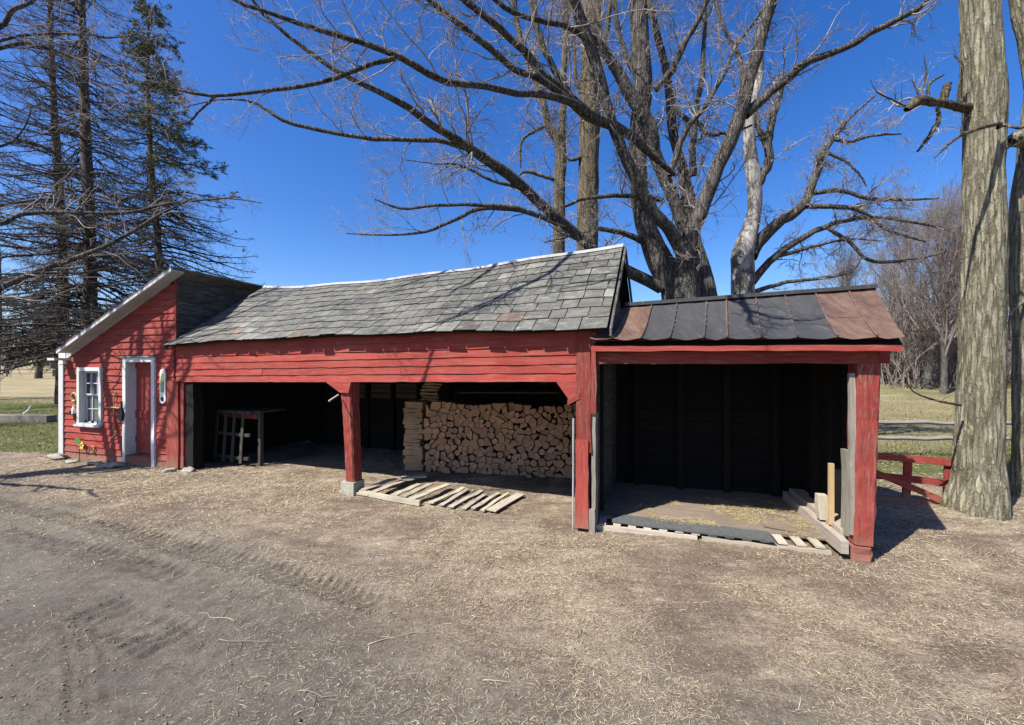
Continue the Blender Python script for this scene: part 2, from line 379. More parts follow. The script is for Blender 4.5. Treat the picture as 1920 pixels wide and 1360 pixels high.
def zones(x, y):
    n = fbm(x * .9, y * .9, 5, 21) - .5; n2 = fbm(x * .35, y * .35, 3, 33) - .5
    d = (x * .43 + (y - 3.05) * .90) + n * 1.5 + n2 * .8           # >0 towards the shed
    straw = sstep(-1.4, 1.3, d) * .95
    left = sstep(-8.7, -9.9, x + n * .6) * sstep(9.0, 10.2, y + n * 1.2 ); right = sstep(4.6, 6.2, x + n) * sstep(5.8, 8.5, y + n * 2)
    back = sstep(11, 14, y + n * 2)
    lawn = np.clip(np.maximum(np.maximum(left, right), back), 0, 1)
    tan = np.maximum(sstep(21, 27, y + n * 6 + n2 * 6) * (1 - sstep(4, 12, x)), sstep(9, 20, x) * sstep(9, 16, y) * (.5 + n * 2)); tan = np.clip(np.maximum(tan, .75 * sstep(5, 8, x) * sstep(8.5, 12, y + n * 2) * (1 - .7 * sstep(20, 26, y + n * 8))), 0, 1)
    return straw, lawn, tan
s_, l_, t_ = zones(XX, YY)
ny, nx = XX.shape; idx = np.arange(ny * nx).reshape(ny, nx)
F = np.stack([idx[:-1, :-1], idx[:-1, 1:], idx[1:, 1:], idx[1:, :-1]], -1).reshape(-1, 4)
def ground_mat():
    m, t, b = new_mat('ground'); q = NT(t); ob = q.n('TexCoord').outputs['Object']
    z = q.n('SeparateColor'); q.l(q.attr('zone').outputs['Color'], z.inputs[0])
    n1 = q.noise(ob, 1.1, 7, .65); n2 = q.noise(ob, 9, 8, .72); n3 = q.noise(ob, 60, 6, .75)
    n4 = q.noise(q.map(ob, (1, 3.2, 1)), 34, 8, .75, 1.2); n5 = q.noise(ob, 190, 3, .7)
    dirt = q.ramp(n2, [(.28, (.088, .074, .057)), (.5, (.148, .129, .103)), (.72, (.205, .185, .152))])
    dirt = q.mix(q.rmap(n1, .42, .62, 0, .6), dirt, (.078, .066, .056)); dirt = q.mix(q.rmap(q.noise(ob, .45, 4, .6), .50, .68, 0, .6), dirt, (.155, .145, .125))
    dirt = q.mix(q.rmap(n3, .55, .66, 0, .8), dirt, (.24, .225, .19)); dirt = q.mix(q.rmap(n3, .45, .33, 0, .75), dirt, (.055, .045, .036))
    n7 = q.noise(q.map(ob, (1.1, 2.6, 1), (3, 1, 0)), 1.6, 9, .78, .8)
    straw = q.ramp(q.math('ADD', q.math('MULTIPLY', n4, .6), q.math('MULTIPLY', n7, .4)), [(.34, (.06, .044, .030)), (.45, (.15, .108, .075)), (.53, (.32, .258, .182)), (.64, (.52, .45, .34))])
    straw = q.mix(q.rmap(q.noise(q.map(ob, (.55, 1.5, 1), (0, 0, 4)), 1.3, 8, .75, .5), .48, .60, 0, .65), straw, (.105, .080, .062)); straw = q.mix(q.rmap(n1, .47, .60, 0, .7), straw, (.115, .080, .058)); straw = q.mix(q.rmap(n3, .47, .33, 0, .85), straw, (.055, .040, .028)); straw = q.mix(q.rmap(n3, .54, .68, 0, .7), straw, (.50, .44, .32))
    lawn = q.ramp(n2, [(.3, (.035, .045, .013)), (.52, (.080, .095, .028)), (.75, (.16, .15, .065))])
    lawn = q.mix(q.rmap(n3, .5, .68, 0, .5), lawn, (.20, .175, .10))
    n6 = q.noise(q.map(ob, (.5, 1, 1)), .35, 8, .7)
    tan = q.ramp(n6, [(.3, (.17, .145, .07)), (.65, (.30, .245, .15))])
    g = q.math('ADD', z.outputs[1], q.math('MULTIPLY', q.math('SUBTRACT', n2, .5), .6))
    sf = q.math('ADD', z.outputs[0], q.math('MULTIPLY', q.math('SUBTRACT', n4, .5), 1.3))
    c = q.mix(q.rmap(sf, .25, .85), dirt, straw); c = q.mix(q.rmap(g, .35, .65), c, lawn)
    c = q.mix(z.outputs[2], c, tan)
    q.l(c, b.inputs['Base Color']); b.inputs['Roughness'].default_value = .97; b.inputs['Specular IOR Level'].default_value = .1
    k = q.bump(n2, .03, .8); k = q.bump(n3, .012, .9, k); k = q.bump(n4, .012, .6, k); k = q.bump(n5, .004, .8, k); q.l(k, b.inputs['Normal'])
    return m
M['ground'] = ground_mat()
gr = mesh_np('ground', np.stack([XX.ravel(), YY.ravel(), ZZ.ravel()], 1), F, M['ground'], attrs={'zone': np.stack([s_.ravel(), l_.ravel(), t_.ravel()], 1)})
setup(gr, kind='structure')

# ------------------------------------------------------------ tree tools (vectorised)
def tubes(Pn, Rn, n=3):
    """Pn (N,K,3), Rn (N,K) -> verts, quads"""
    N, K, _ = Pn.shape; T = np.gradient(Pn, axis=1); T /= np.linalg.norm(T, axis=2, keepdims=True) + 1e-9
    ref = np.where(np.abs(T[:, :1, 2:3]) < .8, np.array([[[0, 0, 1.]]]), np.array([[[1., 0, 0]]])); ref = np.broadcast_to(ref, T.shape)
    A = np.cross(T, ref); A /= np.linalg.norm(A, axis=2, keepdims=True) + 1e-9; B = np.cross(A, T)
    an = np.arange(n) * 2 * np.pi / n
    V = Pn[:, :, None] + (A[:, :, None] * np.cos(an)[None, None, :, None] + B[:, :, None] * np.sin(an)[None, None, :, None]) * Rn[:, :, None, None]
    ix = np.arange(N * K * n).reshape(N, K, n); nx_ = np.roll(ix, -1, 2)
    Fq = np.stack([ix[:, :-1], nx_[:, :-1], nx_[:, 1:], ix[:, 1:]], -1).reshape(-1, 4)
    return V.reshape(-1, 3), Fq
def grow(PP, RR, counts, lens, ang=(.5, 1.1), up=.1, kink=.25, K=5, rr=.5, t0=.1, rmin=.002, tip=.35, rmax=.05, bias=None, shrink=.5):
    N, Kp, _ = PP.shape; ii = np.repeat(np.arange(N), counts); n = len(ii)
    if n == 0: return np.zeros((0, K, 3)), np.zeros((0, K))
    t = RS.uniform(t0, 1, n) * (Kp - 1) * .999; k = t.astype(int); f = (t - k)[:, None]
    p = PP[ii, k] * (1 - f) + PP[ii, k + 1] * f; r = RR[ii, k] * (1 - f[:, 0]) + RR[ii, k + 1] * f[:, 0]
    T = PP[ii, k + 1] - PP[ii, k]; T /= np.linalg.norm(T, axis=1, keepdims=True) + 1e-9
    v = RS.normal(size=(n, 3)); v -= (v * T).sum(1, keepdims=True) * T; v /= np.linalg.norm(v, axis=1, keepdims=True) + 1e-9
    a = RS.uniform(ang[0], ang[1], n)[:, None]; d = T * np.cos(a) + v * np.sin(a); d[:, 2] += up
    if bias is not None: d += np.array(bias)
    L = RS.uniform(lens[0], lens[1], n) * (1 - shrink * (t / (Kp - 1)))
    pts = [p]; step = (L / (K - 1))[:, None]
    for j in range(K - 1):
        d = d + RS.normal(size=(n, 3)) * kink; d[:, 2] += up * .35; d /= np.linalg.norm(d, axis=1, keepdims=True) + 1e-9
        pts.append(pts[-1] + d * step)
    r0 = np.clip(r * rr, rmin, rmax)
    Rn = r0[:, None] * np.linspace(1, tip, K)[None]
    return np.stack(pts, 1), np.maximum(Rn, rmin * .7)
def plen(PP): return np.linalg.norm(np.diff(PP, axis=1), axis=2).sum(1)
def smooth_limb(pts, K=22, jit=.0):
    """pts: [(px,py,Y,halfwidth_px)] -> (K,3),(K)"""
    A = np.array([list(P(a, b, Y)) + [hw * Y / FPX] for a, b, Y, hw in pts])
    n = len(A); Q = np.vstack([2 * A[0] - A[1], A, 2 * A[-1] - A[-2]]); out = []
    for u in np.linspace(0, n - 1 - 1e-6, K):
        i = int(u); f = u - i; a, b, c, d = Q[i:i + 4]
        out.append(.5 * ((2 * b) + (c - a) * f + (2 * a - 5 * b + 4 * c - d) * f * f + (3 * b - a - 3 * c + d) * f ** 3))
    out = np.array(out)      # hw is the width seen in the photo; a wide lens stretches widths away from its axis
    uv = np.stack([out[:, 0] / out[:, 1], (out[:, 2] - CAMZ) / out[:, 1]], 1); d = np.gradient(uv, axis=0); d /= np.linalg.norm(d, axis=1, keepdims=True) + 1e-9
    rho = np.linalg.norm(uv, axis=1); ca = np.abs(d[:, 0] * uv[:, 1] - d[:, 1] * uv[:, 0]) / (rho + 1e-6)
    out[:, 3] /= np.sqrt(ca ** 2 * (1 + rho ** 2) + 1 - ca ** 2)
    if jit: out[1:-1, :3] += RS.normal(size=(K - 2, 3)) * out[1:-1, 3:4] * jit
    return out[:, :3], np.maximum(out[:, 3], .003)
def rough_tube(Pn, Rn, n=20, sub=6, amp=.06, freq=(7, 3), seed=0, flare=0.0):
    """one thick limb with bark relief"""
    K = len(Pn); u = np.linspace(0, K - 1, (K - 1) * sub + 1); k = np.minimum(u.astype(int), K - 2); f = (u - k)[:, None]
    Pf = Pn[k] * (1 - f) + Pn[k + 1] * f; Rf = Rn[k] * (1 - f[:, 0]) + Rn[k + 1] * f[:, 0]
    V, Fq = tubes(Pf[None], Rf[None], n); V = V.reshape(len(Pf), n, 3)
    arc = np.concatenate([[0], np.cumsum(np.linalg.norm(np.diff(Pf, axis=0), axis=1))])
    an = np.arange(n) / n * 2 * np.pi
    nz = fbm(np.cos(an)[None] * freq[0] * .5 + 20 + arc[:, None] * .3, np.sin(an)[None] * freq[0] * .5 + arc[:, None] * freq[1] + 20, 4, seed) - .5
    lob = fbm(np.cos(an)[None] * 1.2 + 9 + 0 * arc[:, None], np.sin(an)[None] * 1.2 + arc[:, None] * .4 + 9, 2, seed + 5) - .5
    sc_ = 1 + nz * amp * 2 + lob * .22
    if flare: sc_ = sc_ + flare * np.exp(-np.maximum(arc - .35, 0) / .22)[:, None] * (1 + .5 * np.cos(an * 5 + seed)[None])
    V = Pf[:, None] + (V - Pf[:, None]) * sc_[:, :, None]
    return V.reshape(-1, 3), Fq
def merge(parts):
    Vs, Fs, o = [], [], 0
    for V, Fq in parts:
        if len(V): Vs.append(V); Fs.append(Fq + o); o += len(V)
    return np.vstack(Vs), np.vstack(Fs)
def make_tree(name, label, cat, base, trunks, limbs, bark, twigm, group=None, dens=2.6, l1=(.5, 1.7), l2=(.2, .7), l3=(.1, .35), n2=6, n3=3, up=.12, nside=20, amp=.05, twigs_on=True, rmin=.0022, flare=0, freq=(7, 3), limb_mat=None, skip_trunk_twigs=False, kink=.25):
    root = empty(name, base, label, cat, group); LP, LR = [], []
    parts = []
    for k, tr in enumerate(trunks):
        a, r = smooth_limb(tr, 26, .03); parts.append(rough_tube(a, r, nside, 6, amp, freq, seed=k * 3 + len(label), flare=flare if k == 0 else 0))
        if not skip_trunk_twigs: LP.append(a[4:]); LR.append(r[4:])
    V, Fq = merge(parts); mesh_np('trunk', V, Fq, bark, root)
    for k, lm in enumerate(limbs):
        a, r = smooth_limb(lm, 22, .12); V, Fq = rough_tube(a, r, 9, 2, .05, (4, 2), seed=k)
        mesh_np('limb', V, Fq, limb_mat or bark, root); LP.append(a); LR.append(r)
    if twigs_on:
        LP = np.stack([q[:22] for q in LP]); LR = np.stack([q[:22] for q in LR])
        c = np.maximum(1, (plen(LP) * dens)).astype(int)
        a1, r1 = grow(LP, LR, c, l1, (.5, 1.15), up, kink, 8, .30, .12, rmin * 1.8, .3, .018)
        a2, r2 = grow(a1, r1, np.full(len(a1), n2), l2, (.4, 1.1), up * .6, kink * 1.35, 7, .6, .15, rmin * 1.2, .4)
        a3, r3 = grow(a2, r2, np.full(len(a2), n3), l3, (.4, 1.0), up * .5, kink * 1.5, 5, .8, .2, rmin, .6)
        V, Fq = merge([tubes(a1, r1, 5), tubes(a2, r2, 3), tubes(a3, r3, 3)])
        mesh_np('crown', V, Fq, twigm, root)
    return root

# ---- big maple behind the sheds (limbs traced as px, py, distance, half width)
mt = [[(1300, 700, 9.2, 58), (1276, 556, 9.2, 34), (1240, 494, 9.2, 25), (1212, 430, 9.2, 19), (1199, 370, 9.2, 16), (1197, 247, 9.2, 16), (1206, 165, 9.2, 17), (1201, 82, 9.2, 17), (1196, 0, 9.2, 16), (1190, -160, 9.2, 13), (1170, -420, 9.0, 6)],
      [(1290, 690, 9.0, 45), (1286, 556, 8.9, 27), (1285, 500, 8.8, 20), (1285, 470, 8.7, 18)],
      [(1325, 690, 9.5, 40), (1318, 535, 9.5, 23), (1299, 453, 9.5, 16), (1291, 380, 9.6, 14), (1278, 310, 9.6, 10), (1262, 247, 9.7, 9), (1250, 136, 9.8, 8), (1221, 20, 9.9, 7), (1200, -150, 10, 4)]]
ml = [[(1285, 486, 8.7, 15), (1266, 440, 8.5, 13), (1230, 408, 8.3, 12), (1195, 338, 8.1, 12), (1155, 255, 7.9, 11), (1130, 165, 7.7, 11), (1106, 81, 7.5, 11), (1078, 10, 7.3, 11), (1040, -120, 6.9, 8), (1000, -300, 6.5, 4)],
      [(1285, 490, 8.7, 18), (1300, 430, 8.6, 15), (1316, 391, 8.5, 14), (1345, 309, 8.4, 13), (1386, 222, 8.3, 13), (1411, 124, 8.2, 12), (1431, 53, 8.1, 11), (1448, 0, 8.0, 11), (1475, -130, 7.8, 8), (1500, -330, 7.6, 4)],
      [(1397, 215, 8.3, 10), (1440, 178, 8.2, 8), (1468, 156, 8.1, 8), (1518, 115, 7.9, 7), (1592, 86, 7.7, 6), (1635, 60, 7.6, 6), (1715, 20, 7.5, 5), (1748, -5, 7.4, 4), (1850, -70, 7.2, 2)],
      [(1299, 330, 9.4, 8), (1299, 288, 9.3, 6), (1306, 210, 9.2, 5), (1316, 144, 9.1, 5), (1320, 80, 9.0, 4), (1322, 0, 9, 4), (1326, -140, 9, 2)],
      [(1284, 450, 9.2, 13), (1277, 408, 9.2, 13), (1250, 345, 9.1, 13), (1228, 285, 9.1, 13), (1218, 235, 9, 13), (1184, 180, 8.9, 13), (1140, 105, 8.7, 10), (1100, 50, 8.5, 9), (1045, -60, 8.3, 6), (1000, -160, 8.2, 3)],
      [(1268, 330, 8.5, 5), (1205, 275, 8.2, 8), (1169, 243, 8.0, 10), (1116, 222, 7.6, 12), (1081, 197, 7.3, 12), (1045, 160, 7.1, 9), (1011, 134, 6.9, 8), (986, 99, 6.7, 8), (940, 56, 6.5, 7), (873, 0, 6.2, 7), (770, -90, 5.8, 4)],
      [(1085, 200, 7.3, 9), (1056, 187, 7.0, 8), (1011, 176, 6.6, 8), (975, 177, 6.3, 7), (887, 159, 5.6, 7), (838, 155, 5.3, 7), (781, 124, 5.1, 7), (739, 102, 5.0, 7), (675, 78, 4.9, 6), (640, 69, 4.8, 6), (547, 39, 4.6, 5), (494, 21, 4.5, 4), (441, 0, 4.4, 4), (330, -60, 4.2, 2)],
      [(739, 110, 5.0, 6), (693, 122, 4.9, 5), (640, 143, 4.8, 5), (565, 162, 4.7, 4.5), (494, 171, 4.6, 4), (406, 180, 4.5, 3.5), (353, 173, 4.4, 3), (318, 162, 4.4, 2), (289, 131, 4.3, 1.5), (240, 90, 4.3, 1)],
      [(406, 180, 4.5, 3), (374, 208, 4.5, 2.5), (353, 229, 4.5, 2), (296, 243, 4.4, 1.2)],
      [(1240, 540, 9.2, 12), (1210, 522, 9.1, 11), (1172, 510, 9.0, 11), (1130, 480, 8.7, 11), (1099, 455, 8.5, 10.5), (1057, 420, 8.2, 10), (1011, 381, 7.9, 10), (975, 346, 7.6, 10), (940, 318, 7.3, 10), (887, 282, 7.0, 9), (852, 261, 6.8, 8), (816, 240, 6.6, 7.5), (764, 201, 6.3, 7), (711, 173, 6.0, 6), (651, 145, 5.7, 5), (605, 115, 5.5, 5), (561, 85, 5.4, 4), (501, 35, 5.2, 3.5), (450, -30, 5.0, 2)],
      [(880, 280, 7.0, 6), (830, 266, 6.9, 5.5), (781, 263, 6.8, 5), (700, 260, 6.7, 4.5), (640, 252, 6.6, 4), (582, 240, 6.5, 4), (529, 226, 6.4, 3.5), (476, 192, 6.3, 2.5), (416, 187, 6.2, 1.5), (350, 200, 6.1, 1)],
      [(1046, 420, 8.2, 5), (993, 399, 8.0, 5), (958, 388, 7.9, 4.5), (887, 385, 7.7, 3.5), (816, 385, 7.6, 3), (756, 392, 7.5, 2.5), (703, 374, 7.4, 1.2)],
      [(985, 397, 8, 4), (935, 391, 8, 4), (894, 393, 8, 4), (852, 413, 7.9, 3.5), (799, 434, 7.8, 3), (728, 441, 7.8, 2), (650, 438, 7.7, 1)],
      [(975, 352, 7.6, 4), (922, 339, 7.5, 3), (866, 311, 7.4, 3), (816, 307, 7.3, 1.5), (760, 300, 7.3, 1)],
      [(1063, 186, 7.1, 8), (1011, 148, 6.8, 7), (965, 131, 6.6, 7), (929, 99, 6.4, 7), (887, 67, 6.2, 6.5), (845, 32, 6.0, 6), (806, 0, 5.9, 6), (740, -70, 5.6, 3)],
      [(1100, 72, 7.6, 7), (1060, 48, 7.3, 6), (1028, 42, 7.1, 6), (968, 25, 6.9, 5.5), (929, 0, 6.7, 5), (860, -60, 6.5, 3)],
      [(1081, 197, 7.3, 8), (1056, 159, 7.3, 7), (1032, 116, 7.3, 6), (1011, 71, 7.3, 6), (996, 0, 7.3, 5.5), (985, -100, 7.3, 3)],
      [(1229, 168, 9.1, 6), (1262, 128, 9, 6), (1287, 74, 8.9, 5.5), (1320, 16, 8.8, 5), (1350, -60, 8.7, 3)],
      [(1255, 330, 8.9, 6), (1275, 270, 8.8, 6), (1295, 230, 8.7, 5), (1320, 202, 8.6, 4.5), (1357, 140, 8.5, 4), (1378, 90, 8.5, 3.5), (1435, 12, 8.4, 3), (1470, -40, 8.4, 2)],
      [(1260, 200, 9.5, 5), (1285, 222, 9.4, 5), (1308, 230, 9.3, 5), (1328, 251, 9.2, 4.5), (1374, 247, 9.1, 3), (1410, 235, 9, 2)],
      [(1212, 456, 9.2, 7), (1169, 438, 9, 5.5), (1120, 430, 8.8, 4.5), (1080, 440, 8.7, 2.5), (1020, 455, 8.6, 1.5)],
      [(1245, 376, 9.2, 5), (1180, 367, 9, 4.5), (1099, 372, 8.8, 3.5), (1064, 385, 8.7, 3), (1020, 400, 8.6, 1.5)],
      [(1205, 165, 9.2, 6), (1180, 120, 9.2, 5), (1160, 60, 9.2, 5), (1150, 0, 9.2, 4), (1130, -100, 9.2, 2)]]
root_m = make_tree('maple_tree', 'huge leafless grey maple with many spreading limbs rising directly behind the sheds', 'tree', (3.6, 9.2, 0), mt, ml, M['bark_maple'], M['twig'], dens=2.9, n2=7, n3=5, l1=(.5, 2.1), l2=(.25, .8), l3=(.12, .42), amp=.08, nside=30, rmin=.0016)
# high limbs of the maple that arch forward over the roofs above the picture and shade them
def world_limbs(root, specs, twm, n2=5):
    hl, hr = [], []
    for (pts, r0) in specs:
        Q = np.array(pts, float); u = np.linspace(0, len(Q) - 1.001, 22); k = u.astype(int); f = (u - k)[:, None]; f = f * f * (3 - 2 * f) * .4 + f * .6
        a = Q[k] * (1 - f) + Q[k + 1] * f + np.cumsum(RS.normal(size=(22, 3)) * .02, 0); r = r0 * np.linspace(1, .3, 22)
        V, Fq = rough_tube(a, r, 8, 2, .05); mesh_np('limb', V, Fq, M['bark_maple'], root); hl.append(a); hr.append(r)
    hl = np.stack(hl); hr = np.stack(hr)
    a1, r1 = grow(hl, hr, (plen(hl) * 3.2).astype(int), (.4, 1.5), (.5, 1.1), .15, .25, 7, .4, .3, .003, .3, .015)
    a2, r2 = grow(a1, r1, np.full(len(a1), n2), (.2, .6), (.4, 1), .1, .3, 5, .6, .2, .002, .4)
    V, Fq = merge([tubes(a1, r1, 5), tubes(a2, r2, 3)]); mesh_np('crown', V, Fq, twm, root)
world_limbs(root_m, [([(1.05, 7.3, 8.7), (.95, 6.0, 8.0), (.8, 4.7, 6.9), (.55, 3.6, 6.0), (.45, 3.2, 5.7)], .07), ([(.8, 4.7, 6.9), (1.5, 4.2, 6.3), (2.2, 4.0, 6.0)], .045), ([(.85, 5.0, 7.1), (.1, 4.5, 6.5), (-.7, 4.2, 6.2), (-1.6, 4.3, 6.1)], .045), ([(.6, 3.8, 6.2), (1.1, 3.3, 5.6), (1.5, 3.3, 5.5)], .03)], M['twig'])
# ---- pale dead trunk beside it
dt = [[(1396, 740, 11, 26), (1394, 556, 11, 22), (1392, 486, 11, 22), (1402, 445, 11, 18), (1415, 391, 11, 14), (1413, 330, 11, 15), (1404, 268, 11, 12), (1406, 206, 11, 11), (1423, 144, 11, 8), (1427, 82, 11, 5), (1432, 40, 11, 2)]]
dl = [[(1418, 352, 11, 9), (1440, 305, 11, 9), (1441, 264, 11, 8), (1448, 222, 11, 7), (1464, 173, 11, 5), (1471, 138, 11, 2)],
      [(1440, 270, 11, 8), (1425, 250, 11, 7), (1418, 220, 11, 5), (1412, 180, 11, 3)],
      [(1406, 200, 11, 6), (1394, 157, 11, 5), (1386, 107, 11, 5), (1357, 54, 11, 4), (1341, 0, 11, 3), (1330, -60, 11, 2)],
      [(1405, 480, 11, 16), (1423, 449, 11, 12), (1468, 412, 10.8, 9.5), (1505, 387, 10.7, 8.5), (1530, 329, 10.6, 8), (1542, 288, 10.6, 7), (1567, 251, 10.5, 5), (1592, 222, 10.5, 3), (1640, 180, 10.4, 1.5)],
      [(1500, 389, 10.7, 5), (1551, 387, 10.5, 5), (1612, 395, 10.3, 4), (1666, 432, 10.1, 3), (1736, 453, 10, 2)],
      [(1525, 362, 10.6, 5), (1575, 358, 10.4, 4.5), (1633, 373, 10.2, 4), (1695, 375, 10, 3), (1760, 372, 9.8, 1.5)],
      [(1410, 530, 11, 8), (1448, 486, 10.9, 7), (1501, 449, 10.8, 6), (1551, 424, 10.7, 5), (1625, 408, 10.6, 4), (1707, 416, 10.5, 3), (1780, 430, 10.4, 2)],
      [(1548, 426, 10.7, 4), (1592, 453, 10.6, 4), (1633, 490, 10.5, 3.5), (1715, 486, 10.4, 2.5), (1780, 470, 10.3, 1.5)],
      [(1410, 550, 11, 5), (1468, 531, 10.9, 3.5), (1530, 523, 10.8, 3), (1592, 511, 10.7, 2.5), (1620, 480, 10.6, 1.5)],
      [(1455, 482, 10.9, 4), (1530, 461, 10.8, 3), (1592, 449, 10.7, 2), (1650, 452, 10.6, 1)],
      [(1558, 260, 10.5, 4), (1592, 266, 10.4, 3.5), (1633, 255, 10.3, 3), (1691, 251, 10.2, 1.5)],
      [(1545, 285, 10.6, 4), (1580, 300, 10.5, 3), (1610, 325, 10.4, 2.5), (1625, 350, 10.4, 1.5)]]
make_tree('dead_tree', 'half dead tree with a stripped pale trunk right of the maple', 'tree', (P(1396, 740, 11).x, 11, 0), dt, dl, M['bark_dead'], M['twig'], dens=4, l1=(.4, 1.5), n2=8, n3=6, skip_trunk_twigs=True, limb_mat=M['bark_maple'], nside=20)
# ---- two furrowed trunks behind the slate roof
make_tree('locust_tree', 'tall straight tree with deeply furrowed bark above the slate roof peak', 'tree', (P(1102, 600, 13).x, 13, 0),
    [[(1102, 810, 13, 24), (1102, 600, 13, 21), (1102, 462, 13, 19), (1102, 353, 13, 19), (1106, 212, 13, 19), (1108, 106, 13, 18), (1109, 0, 13, 17), (1110, -300, 13, 12)]],
    [[(1108, 130, 13, 6), (1135, 70, 12.8, 5), (1145, 0, 12.6, 4), (1150, -80, 12.5, 2)], [(1106, 200, 13, 4), (1080, 150, 13, 4), (1075, 80, 13, 3), (1050, 20, 13, 2)],
     [(1104, 290, 13, 5), (1088, 296, 12.9, 4), (1070, 300, 12.8, 3), (1060, 290, 12.8, 1.5)]], M['bark_locust'], M['twig'], dens=4, n2=7, n3=5, l1=(.5, 1.6), amp=.14, nside=40, freq=(16, 1.2))
make_tree('locust_tree', 'thinner forked furrowed tree just left of the straight one', 'tree', (P(1048, 600, 13.4).x, 13.4, 0),
    [[(1046, 800, 13.4, 15), (1048, 600, 13.4, 12), (1048, 469, 13.4, 12), (1049, 353, 13.4, 11), (1051, 275, 13.4, 11), (1040, 252, 13.4, 9), (1026, 235, 13.4, 7), (1018, 190, 13.4, 6), (975, 71, 13.4, 5), (962, -20, 13.4, 4), (950, -150, 13.4, 2)]],
    [[(1051, 280, 13.4, 8), (1056, 212, 13.4, 6), (1060, 71, 13.4, 6), (1064, 0, 13.4, 5), (1070, -130, 13.4, 2)],
     [(1045, 340, 13.4, 4), (1015, 330, 13.3, 3.5), (985, 322, 13.2, 3), (968, 335, 13.1, 1.5)], [(1026, 235, 13.4, 3), (1000, 248, 13.3, 3), (978, 266, 13.2, 2.5), (976, 315, 13.2, 1.5)]],
    M['bark_locust'], M['twig'], dens=4, n2=7, n3=5, l1=(.5, 1.4), amp=.14, nside=26, freq=(14, 1.2))
# ---- two big trunks by the gate
g0 = G(1832, 958); rt = [[(1828, 975, 5.7, 58), (1834, 900, 5.7, 51), (1836, 800, 5.7, 48), (1840, 650, 5.7, 46), (1843, 500, 5.7, 45), (1844, 350, 5.7, 43), (1844, 200, 5.7, 42), (1843, 100, 5.7, 40), (1840, 0, 5.7, 38), (1835, -250, 5.7, 30), (1830, -600, 5.7, 18)]]
rl = [[(1815, 202, 5.7, 10), (1790, 200, 5.6, 9), (1765, 194, 5.5, 9), (1728, 189, 5.4, 9), (1712, 195, 5.3, 8), (1699, 206, 5.3, 5)],
      [(1768, 194, 5.5, 8), (1772, 175, 5.5, 8), (1778, 156, 5.5, 7)], [(1800, 198, 5.6, 5), (1799, 180, 5.6, 5), (1803, 136, 5.6, 4), (1802, 118, 5.6, 4), (1790, 105, 5.6, 2)],
      [(1757, 202, 5.5, 5), (1760, 225, 5.5, 5), (1745, 252, 5.5, 4), (1720, 284, 5.5, 2)], [(1700, 200, 5.3, 2.5), (1675, 188, 5.3, 2), (1645, 173, 5.2, 1.5), (1632, 150, 5.2, 1)],
      [(1742, 190, 5.5, 4), (1740, 165, 5.5, 3.5), (1745, 155, 5.5, 3), (1770, 140, 5.5, 1.5)],
      [(1875, 232, 5.4, 4), (1840, 240, 5.2, 3.5), (1800, 255, 5.1, 3), (1775, 275, 5.0, 2), (1752, 297, 5.0, 1)],
      [(1800, 760, 5.6, 2.5), (1751, 750, 5.4, 2), (1714, 735, 5.3, 1.4), (1698, 715, 5.2, .8)], [(1870, 240, 5.4, 3), (1885, 235, 5.4, 3), (1905, 240, 5.3, 3), (1925, 238, 5.3, 2)]]
make_tree('old_tree', 'massive pale ridged trunk standing at the end of the red gate', 'tree', (g0.x, 5.7, 0), rt, rl, M['bark_big'], M['twig'], group=None, dens=3.0, l1=(.3, .9), l2=(.15, .4), n2=3, n3=2, amp=.13, nside=90, flare=.13, freq=(22, 1.6), skip_trunk_twigs=True, rmin=.0016, limb_mat=M['bark_locust'])
make_tree('old_tree', 'second pale trunk at the right picture edge, partly behind the massive one', 'tree', (P(1925, 940, 6.4).x, 6.4, 0),
    [[(1925, 960, 6.4, 32), (1922, 880, 6.4, 28), (1922, 757, 6.4, 26), (1922, 600, 6.4, 26), (1918, 500, 6.4, 30), (1920, 391, 6.4, 28), (1935, 280, 6.4, 28), (1955, 165, 6.4, 36), (1945, 60, 6.4, 44), (1932, 0, 6.4, 45), (1915, -200, 6.4, 36), (1900, -500, 6.4, 18)]],
    [[(1930, 270, 6.4, 15), (1912, 262, 6.2, 16), (1903, 262, 6.1, 12), (1897, 265, 6.05, 6)], [(1925, 560, 6.3, 3), (1895, 590, 6.2, 3), (1893, 640, 6.2, 2)]],
    M['bark_big'], M['twig'], dens=2, l1=(.3, .9), n2=3, n3=2, amp=.13, nside=72, flare=.13, freq=(20, 1.6), skip_trunk_twigs=True)

